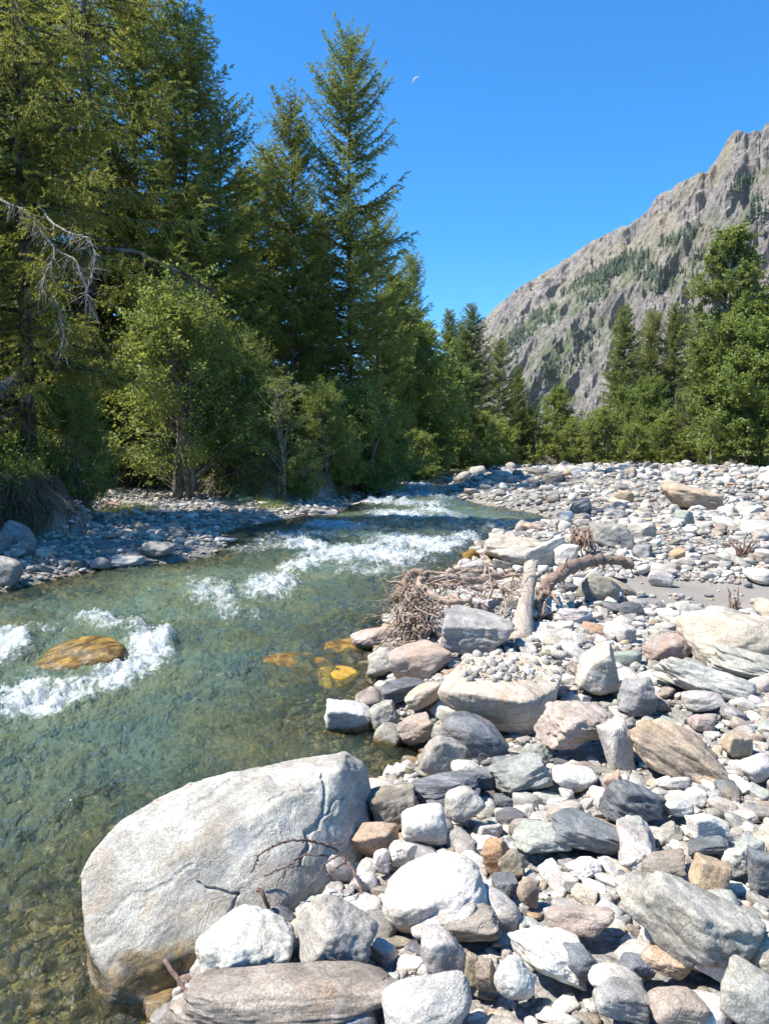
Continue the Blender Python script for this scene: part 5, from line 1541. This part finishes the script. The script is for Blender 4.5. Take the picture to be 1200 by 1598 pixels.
# undergrowth of the wood and grass: nobody could count it
def undergrowth():
    q = np.random.default_rng(66)
    n = 5200
    y = 1 / q.uniform(1 / 64, 1 / 13, n)
    x = q.uniform(-0.75, 0.12, n) * y
    db = -sdist(BANK, x, y)
    k = (db > 0.05) & (db < 14)
    x, y, db = x[k], y[k], db[k]
    z = height(x, y)
    dens = noise3(xyz(x * .5, y * .5), 5)
    k = (dens > -0.25) & ~((x > 0.2) & (y > 37) & (y < 60) & (-sdist(BANK, x, y) < 4.0))
    x, y, z = x[k], y[k], z[k]
    m = 26
    P = np.repeat(np.stack([x, y, z], -1), m, 0)
    s = np.repeat(q.uniform(.12, .5, len(x)), m)
    P = P + q.normal(0, 1, P.shape) * np.array([.5, .5, .0]) * s[:, None]
    P[:, 2] += np.abs(q.normal(0, .6, len(P))) * s + .02
    V, Q = leaves(q, P, 0.10, .5, .4)
    tn = np.repeat(np.clip(q.normal(.4, .2, len(x)), 0, 1), m * 4)
    tag(obj('undergrowth', mesh_np('undergrowth', V, Q, False, dict(tone=tn), [M_ALDER])), 'low leafy undergrowth covering the floor of the shaded wood', 'undergrowth', None, 'stuff')
    # grass: tuft on the shingle beach and the dry fringe of the eroded bank
    P, tone = [], []
    for (px, py, w_, n_, t0) in [(203, 800, 30, 800, .8), (190, 797, 22, 250, .8), (400, 775, 34, 800, .95), (425, 790, 30, 500, .75), (385, 768, 20, 400, 1.0), (690, 742, 40, 500, .9), (660, 748, 30, 300, .8), (740, 735, 30, 300, .9)]:
        c = at_ground(px, py)
        rad = w_ * c[1] / F
        xy = c[:2] + q.normal(0, 1, (n_, 2)) * [rad * .6, rad * 1.0]
        P.append(np.c_[xy, height(xy[:, 0], xy[:, 1]) - .01]); tone.append(np.clip(q.normal(t0, .12, n_), 0, 1))
    P = np.concatenate(P); tone = np.concatenate(tone)
    Dr = unit(q.normal(0, .35, P.shape) + [0, 0, 1])
    V, T = blades(q, P, Dr, q.uniform(.10, .26, len(P)), np.full(len(P), .014))
    tag(obj('grass', mesh_np('grass', V, T, False, dict(tone=np.repeat(tone, 3)), [M_WILLOW])), 'thin grass tufts on the shingle beach and along the eroded bank', 'grass', None, 'stuff')
undergrowth()
# ------------------------------------------------------------------ driftwood and twigs
def mat_wood(name, c0, c1, dark=(0.10, 0.07, 0.05)):
    b = NT(name)
    p = b.n('ShaderNodeTexCoord').outputs['Object']
    n = b.noise(b.map(p, (26, 26, 26)), 1.0, 6, 0.7, 1.5)
    c = b.mix(b.ramp(n, 0.3, 0.7), c0, c1)
    c = b.mix(b.ramp(b.noise(p, 7, 5, 0.7), 0.55, 0.7, 0, .6), c, dark)
    return b.done(b.principled(c, 0.9, b.bump(n, 0.6, 0.01), 0.15))
M_LOG = mat_wood('bleached_wood', (0.30, 0.24, 0.19), (0.47, 0.40, 0.33), (0.22, 0.16, 0.12))
def mat_log():
    b = NT('weathered_log')
    p = b.n('ShaderNodeTexCoord').outputs['Object']
    r = b.map(p, (1, 1, 1), (-math.atan2(0.48, 1.5), 0, 0))
    n = b.noise(b.map(r, (42, 2.2, 42)), 1.0, 6, 0.7, 0.6)
    c = b.mix(b.ramp(n, 0.3, 0.7), (0.27, 0.215, 0.17), (0.50, 0.43, 0.355))
    c = b.mix(b.ramp(b.noise(p, 6, 5, 0.7), 0.56, 0.68, 0, .7), c, (0.20, 0.14, 0.10))
    c = b.mix(b.ramp(n, 0.36, 0.30), c, (0.07, 0.05, 0.04))
    return b.done(b.principled(c, 0.9, b.bump(n, 0.9, 0.02), 0.15))
M_WLOG = mat_log()
M_ROUGH = mat_wood('rough_brown_wood', (0.13, 0.085, 0.06), (0.33, 0.24, 0.185))
M_TWIG = mat_wood('dry_twig_wood', (0.22, 0.155, 0.115), (0.44, 0.345, 0.27))
M_DARK = mat_wood('dark_twig_wood', (0.075, 0.05, 0.04), (0.20, 0.14, 0.115))

def pxp(l): return np.array([look(x, y) * D + [0, 0, CZ] for x, y, D in l])
def curve(P, n=24, jit=0.0, q=None):
    P = np.asarray(P, float)
    t0 = np.r_[0, np.cumsum(np.linalg.norm(np.diff(P, axis=0), axis=1))]; t0 /= t0[-1]
    t = np.linspace(0, 1, n)
    # Catmull-Rom through the points
    out_ = []
    E = np.concatenate([[2 * P[0] - P[1]], P, [2 * P[-1] - P[-2]]])
    for v in t:
        i = min(int(np.searchsorted(t0, v, 'right') - 1), len(P) - 2)
        u = (v - t0[i]) / (t0[i + 1] - t0[i] + 1e-12)
        a, b_, c, d = E[i:i + 4]
        out_.append(0.5 * (2 * b_ + (c - a) * u + (2 * a - 5 * b_ + 4 * c - d) * u * u + (3 * b_ - a - 3 * c + d) * u ** 3))
    out_ = np.array(out_)
    if jit: out_[1:-1] += q.normal(0, jit, (n - 2, 3))
    return out_
def thing_mesh(name, acc, mats, label, cat, group=None):
    V = np.concatenate(acc.V)
    C = np.array([V[:, 0].mean(), V[:, 1].mean(), V[:, 2].min()])
    acc.V = [V - C]
    return tag(obj(name, acc.mesh(name, mats), None, C), label, cat, group)
q = np.random.default_rng(900)

# the bleached log leaning over the stones
a = Acc()
P = curve(pxp([(811, 1006, 6.65), (815, 985, 6.85), (818, 955, 7.2), (824, 915, 7.7), (830, 881, 8.15)]), 26)
r = 0.082 * (1 + 0.08 * np.sin(np.linspace(0, 9, 26))) * np.linspace(1.12, 0.72, 26)
a.tube(P, r, 14, 0.09, 5)
for (px, py, D, dx, dy) in [(812, 1000, 6.6, -16, -4), (833, 900, 7.9, 12, -6)]:
    a.tube(pxp([(px, py, D), (px + dx, py + dy, D - .05)]), [.03, .018], 8, .15, 4)
for k in range(12):
    o = P[-1] + q.normal(0, .028, 3) * [1, .5, .6]
    a.tube(np.stack([o - (P[-1] - P[-2]) * 2, o, o + unit(P[-1] - P[-2]) * q.uniform(.02, .10)]), [.02, .016, .003], 5, .2, k)
for k in range(9):
    an = q.uniform(-.2, pi + .2)
    o = P[1] + np.array([math.cos(an), -.2, .2 * math.sin(an)]) * .06
    a.tube(np.stack([o, o + np.array([math.cos(an), -.6, -.5]) * .06, o + np.array([math.cos(an) * 1.2, -.9, -1.2]) * q.uniform(.06, .1)]), [.035, .025, .008], 6, .2, k)
thing_mesh('driftwood_log', a, [M_WLOG], 'thick bleached bare log leaning on the stones beside the root tangle', 'log')
# rough brown branch arching away from it
a = Acc()
P = curve(pxp([(846, 925, 7.6), (853, 912, 7.75), (880, 893, 8.1), (905, 880, 8.5), (930, 874, 8.9), (960, 874, 9.2), (986, 880, 9.3)]), 40, .012, q)
a.tube(P, np.interp(np.linspace(0, 1, 40), [0, .3, .6, .9, 1], [.05, .062, .055, .05, .07]), 10, .22, 8)
for k in range(26):
    i = q.integers(2, 38); L = q.uniform(.05, .25)
    S = P[i] + unit(q.normal(0, 1, 3) + [0, -.4, -.5]) * np.linspace(0, L, 5)[:, None] + np.cumsum(q.normal(0, .012, (5, 3)), 0)
    a.tube(S, np.linspace(.016, .004, 5), 5)
for L in ([(846, 925, 7.55), (840, 940, 7.5), (838, 958, 7.45), (842, 970, 7.4)], [(853, 918, 7.6), (862, 932, 7.5), (874, 945, 7.4)], [(848, 922, 7.6), (850, 945, 7.5), (846, 962, 7.4)]):
    a.tube(curve(pxp(L), 12, .01, q), np.linspace(.03, .008, 12), 6, .15, 3)
thing_mesh('driftwood_branch', a, [M_ROUGH], 'rough dark brown branch arching over the stones beside the bleached log', 'branch')
# torn bark and roots hanging on the rock behind
a = Acc()
for k in range(34):
    px, py = q.uniform(893, 922), q.uniform(823, 838)
    D = 11.4 + q.normal(0, .12)
    L = q.uniform(.15, .42)
    o = look(px, py) * D + [0, 0, CZ]
    S = o + np.array([q.normal(0, .2), -.35, -1]) * np.linspace(0, L, 8)[:, None] + np.cumsum(q.normal(0, .018, (8, 3)), 0)
    a.tube(S, np.linspace(.02, .006, 8), 5, .2, k)
thing_mesh('root_strands', a, [M_ROUGH], 'brown torn root strands hanging over the white rock behind the rough branch', 'roots')

# the tangle of roots and twigs above the stream
root = None
def tangle():
    C0 = look(655, 945) * 7.35 + [0, 0, CZ]
    root = empty('root_tangle', C0)
    def part(name, acc, mats, label=None):
        acc.V = [np.concatenate(acc.V) - C0]
        o = obj(name, acc.mesh(name, mats), root)
        if label: o['label'] = label
        if name == 'twigs': o['kind'] = 'stuff'
    for pts, r0, r1 in [([(618, 935, 7.3), (632, 912, 7.4), (645, 893, 7.5), (668, 896, 7.4)], .05, .03), ([(665, 905, 7.5), (700, 903, 7.8), (745, 905, 7.9), (775, 898, 8.0), (800, 894, 8.1)], .03, .04),
                        ([(636, 940, 7.2), (652, 915, 7.2), (660, 900, 7.2)], .035, .03), ([(655, 912, 7.2), (675, 928, 7.1), (700, 940, 7.0), (735, 938, 7.0)], .04, .03), ([(700, 890, 7.9), (750, 893, 8.0), (810, 900, 8.0)], .025, .02),
                        ([(760, 910, 7.7), (790, 918, 7.5), (812, 930, 7.4)], .02, .012), ([(758, 880, 8.0), (756, 905, 7.9)], .02, .02)]:
        a = Acc()
        P = curve(pxp(pts), 20, .008, q)
        a.tube(P, np.linspace(r0, r1, 20), 9, .18, int(r0 * 1000))
        part('branch', a, [M_TWIG if r0 < .045 else M_ROUGH])
    a = Acc()
    # finger roots and twigs: thin curved strands spraying out of the root plate
    for k in range(430):
        if k < 350:
            px, py = q.normal(650, 15), q.normal(958, 27)
            D = 7.15 + q.normal(0, .14) - (py - 950) * .005
            ang = q.uniform(0, 2 * pi) if q.uniform() < .55 else q.normal(-1.9, .6)
            L = abs(q.normal(.17, .07)) + .05
        else:
            px, py = q.uniform(680, 815), q.normal(910, 10)
            D = 7.75 + q.normal(0, .2)
            ang = q.normal(0.1, .7) + (pi if q.uniform() < .5 else 0)
            L = abs(q.normal(.2, .1)) + .05
        o = look(px, py) * D + [0, 0, CZ]
        d0 = np.array([math.cos(ang), q.normal(0, .45), math.sin(ang) * .8])
        n = 9
        s = np.linspace(0, 1, n)
        S = o + unit(d0) * (L * s)[:, None] + q.normal(0, .6, 3) * (L * s ** 2)[:, None] * .8 + np.array([0, 0, -.35]) * (L * s ** 2)[:, None] + np.cumsum(q.normal(0, .010, (n, 3)), 0)
        g = height(S[:, 0], S[:, 1]) + .01
        S[:, 2] = np.maximum(S[:, 2], g)
        r = q.choice([.0035, .006, .012], p=[.55, .32, .13])
        a.tube(S, np.linspace(r * 1.3, r * .5, n), 4, 0, 0, False)
    for (x1, y1, x2, y2) in [(600, 955, 555, 948), (605, 965, 560, 972), (612, 950, 570, 938)]:
        a.tube(curve(pxp([(x1, y1, 7.1), ((x1 + x2) / 2, (y1 + y2) / 2 - 6, 7.0), (x2, y2, 6.9)]), 12, .006, q), np.linspace(.005, .002, 12), 4)
    part('twigs', a, [M_TWIG])
    tag(root, 'tangled heap of dry brown roots and twigs washed up above the stream', 'driftwood')
tangle()

# far heap of roots below the trees
a = Acc()
for k in range(60):
    px, py = q.normal(946, 12), q.normal(742, 2.5)
    D = 56 + q.normal(0, .5)
    o = look(px, py) * D + [0, 0, CZ]
    ang = q.uniform(0, pi)
    S = o + np.array([math.cos(ang), q.normal(0, .3), math.sin(ang) * .7]) * np.linspace(-.4, 1.0, 7)[:, None] * q.uniform(.3, .9) + np.cumsum(q.normal(0, .05, (7, 3)), 0)
    a.tube(S, np.linspace(.09, .03, 7) * q.uniform(.5, 1.4), 6, .2, k)
thing_mesh('root_heap', a, [mat_wood('reddish_root_wood', (0.14, 0.075, 0.05), (0.30, 0.18, 0.13))], 'far reddish-brown heap of roots on the stones below the trees', 'driftwood')
# fallen pale log and branches on the eroded bank at the bend
a = Acc()
for (x1, y1, x2, y2, D, r) in [(712, 716, 736, 738, 47, .11), (700, 706, 716, 722, 48, .07), (716, 742, 752, 738, 46, .06)]:
    g0, g1 = at_ground(x1, y1), at_ground(x2, y2)
    a.tube(curve([g0 + [0, 0, r * .6], (g0 + g1) / 2 + [0, 0, r], g1 + [0, 0, r * .6]], 8), np.linspace(r, r * .7, 8), 8, .1, 2)
    thing_mesh('fallen_log', a, [M_LOG], {47: 'pale fallen log sliding down the eroded bank at the bend', 48: 'short pale log stuck in the top of the eroded bank', 46: 'thin pale log lying at the foot of the eroded bank'}[D], 'log')
    a = Acc()
# upright twig stump and dry clump on the sand
def shrubby(name, px, py, hpx, n, seed, label, spread=.5, mats=None):
    q = np.random.default_rng(seed)
    g = at_ground(px, py)
    H = hpx * g[1] / F
    a = Acc()
    for k in range(n):
        L = H * q.uniform(.4, 1.05)
        d0 = unit(q.normal(0, spread, 3) * [1, 1, 0] + [0, 0, 1])
        S = g + q.normal(0, .02, 3) * [1, 1, 0] + d0 * np.linspace(0, L, 8)[:, None] + np.cumsum(q.normal(0, H * .03, (8, 3)), 0)
        a.tube(S, np.linspace(H * .06, H * .018, 8) * q.uniform(.6, 1.4), 5, .2, k)
    thing_mesh(name, a, mats or [M_ROUGH], label, 'dead plant')
shrubby('twig_stump', 1149, 958, 40, 9, 3, 'small dark upright root stump at the edge of the grey sand', .16)
shrubby('dry_weed', 1157, 872, 40, 16, 4, 'dry brown weed clump standing behind the grey sand', .55)
shrubby('dry_weed', 1135, 858, 20, 12, 5, 'smaller dry weed clump beyond the grey sand', .9)

# dark twigs lying on the huge boulder
def on_boulder(px, py, lift):
    PX, PY, dep = project(BIGP)
    k = np.where((np.abs(PX - px) < 12) & (np.abs(PY - py) < 12))[0]
    D = dep[k].min() if len(k) else 3.2
    return (px, py, D - lift)
a = Acc()
main = curve(pxp([on_boulder(392, 1362, .02), on_boulder(405, 1335, .05), on_boulder(432, 1318, .10), on_boulder(470, 1311, .13), on_boulder(512, 1320, .10), (534, 1337, 3.18), (556, 1368, 3.06), (570, 1402, 2.98)]), 44, .002, q)
a.tube(main, np.linspace(.0035, .007, 44), 6, .15, 6)
for k in range(60):
    i = q.integers(1, 43)
    S = main[i] + unit(q.normal(0, 1, 3)) * np.linspace(0, q.uniform(.006, .016), 3)[:, None]
    a.tube(S, [.004, .0035, .002], 5)
for L in ([(512, 1336, 3.12), (470, 1336, 3.08), (445, 1358, 3.0), (432, 1385, 2.97)], [(480, 1330, 3.12), (452, 1352, 3.05), (440, 1380, 3.0)], [(530, 1330, 3.15), (505, 1352, 3.03), (488, 1375, 2.98), (470, 1392, 2.96)],
          [(540, 1345, 3.1), (520, 1358, 3.0), (508, 1368, 2.98)], [(412, 1366, 3.0), (440, 1356, 3.02), (470, 1350, 3.05)], [(516, 1312, 3.2), (528, 1318, 3.17), (540, 1310, 3.2)]):
    a.tube(curve(pxp(L), 16, .003, q), np.linspace(.004, .002, 16), 5, .1, 2)
thing_mesh('dry_branch', a, [M_DARK], 'thin dark larch twig arched across the face of the huge slanting boulder', 'twig')
a = Acc()
a.tube(curve(pxp([(402, 1389, 2.98), (408, 1390, 2.97), (413, 1402, 2.96), (420, 1418, 2.97)]), 10), np.linspace(.010, .007, 10), 7, .15, 2)
thing_mesh('bent_root', a, [M_DARK], 'short hooked dark root at the lower edge of the huge slanting boulder', 'root')
a = Acc()
a.tube(curve(pxp([(257, 1499, 2.62), (270, 1518, 2.58), (284, 1540, 2.52), (304, 1555, 2.46), (309, 1570, 2.42), (314, 1590, 2.38), (322, 1620, 2.34)]), 26, .002, q), np.linspace(.008, .006, 26), 8, .12, 9)
thing_mesh('stick', a, [M_DARK], 'dark crooked stick poking up over the long layered slab', 'stick')
a = Acc()
P = pxp([(722, 1625, 2.45), (728, 1590, 2.5), (732, 1576, 2.53), (741, 1574, 2.53), (748, 1584, 2.5), (753, 1600, 2.47), (757, 1630, 2.43)])
a.tube(curve(P, 26, .001, q), np.full(26, .011), 9, .12, 4)
thing_mesh('root_loop', a, [mat_wood('reddish_root', (0.16, 0.09, 0.065), (0.30, 0.19, 0.14))], 'reddish-brown loop of root beside the pale bluish boulder', 'root')
a = Acc()
P = pxp([(788, 1596, 2.55), (812, 1578, 2.58), (826, 1552, 2.62), (834, 1528, 2.66), (848, 1513, 2.7), (868, 1509, 2.73), (884, 1513, 2.72)])
a.tube(curve(P, 30, .001, q), np.linspace(.0035, .006, 30), 8, .1, 4)
thing_mesh('vine_stem', a, [M_TWIG], 'pale thin curved stem looping onto the veined wedge rock', 'twig')

# little plants on the gravel by the boulder
def weed(px, py, seed, label, tone, n=26, L0=.06):
    q = np.random.default_rng(seed)
    g = at_ground(px, py)
    P = np.tile(g, (n, 1)) + q.normal(0, .008, (n, 3)) * [1, 1, 0]
    V, T = blades(q, P, unit(q.normal(0, .6, (n, 3)) + [0, 0, 1]), q.uniform(.4, 1.2, n) * L0, np.full(n, .007))
    C = g
    tag(obj('weed', mesh_np('weed', V - C, T, False, dict(tone=np.clip(np.repeat(q.normal(tone, .15, n), 3), 0, 1)), [M_WILLOW]), None, C), label, 'weed')
weed(432, 1400, 1, 'tiny green weed by the hooked dark root', .8)
weed(491, 1400, 2, 'tiny yellowish weed among fine gravel below the huge slanting boulder', 1.0, 30, .075)
# ------------------------------------------------------------------ thin summer haze over the valley
def build_haze():
    V = np.array([(x, y, z) for x in (-5200, 5200) for y in (-700, 6200) for z in (-12, 1500)], float)
    Q = [(0, 1, 3, 2), (4, 6, 7, 5), (0, 4, 5, 1), (2, 3, 7, 6), (0, 2, 6, 4), (1, 5, 7, 3)]
    m = bpy.data.materials.new('haze')
    m.use_nodes = True
    t = m.node_tree
    t.nodes.clear()
    o = t.nodes.new('ShaderNodeOutputMaterial')
    v = t.nodes.new('ShaderNodeVolumePrincipled')
    v.inputs['Color'].default_value = (0.80, 0.90, 1.0, 1)
    v.inputs['Density'].default_value = 0.00003
    v.inputs['Anisotropy'].default_value = 0.1
    t.links.new(v.outputs[0], o.inputs['Volume'])
    tag(obj('haze', mesh_np('haze', V, np.array(Q), False, {}, [m])), kind='stuff')
build_haze()
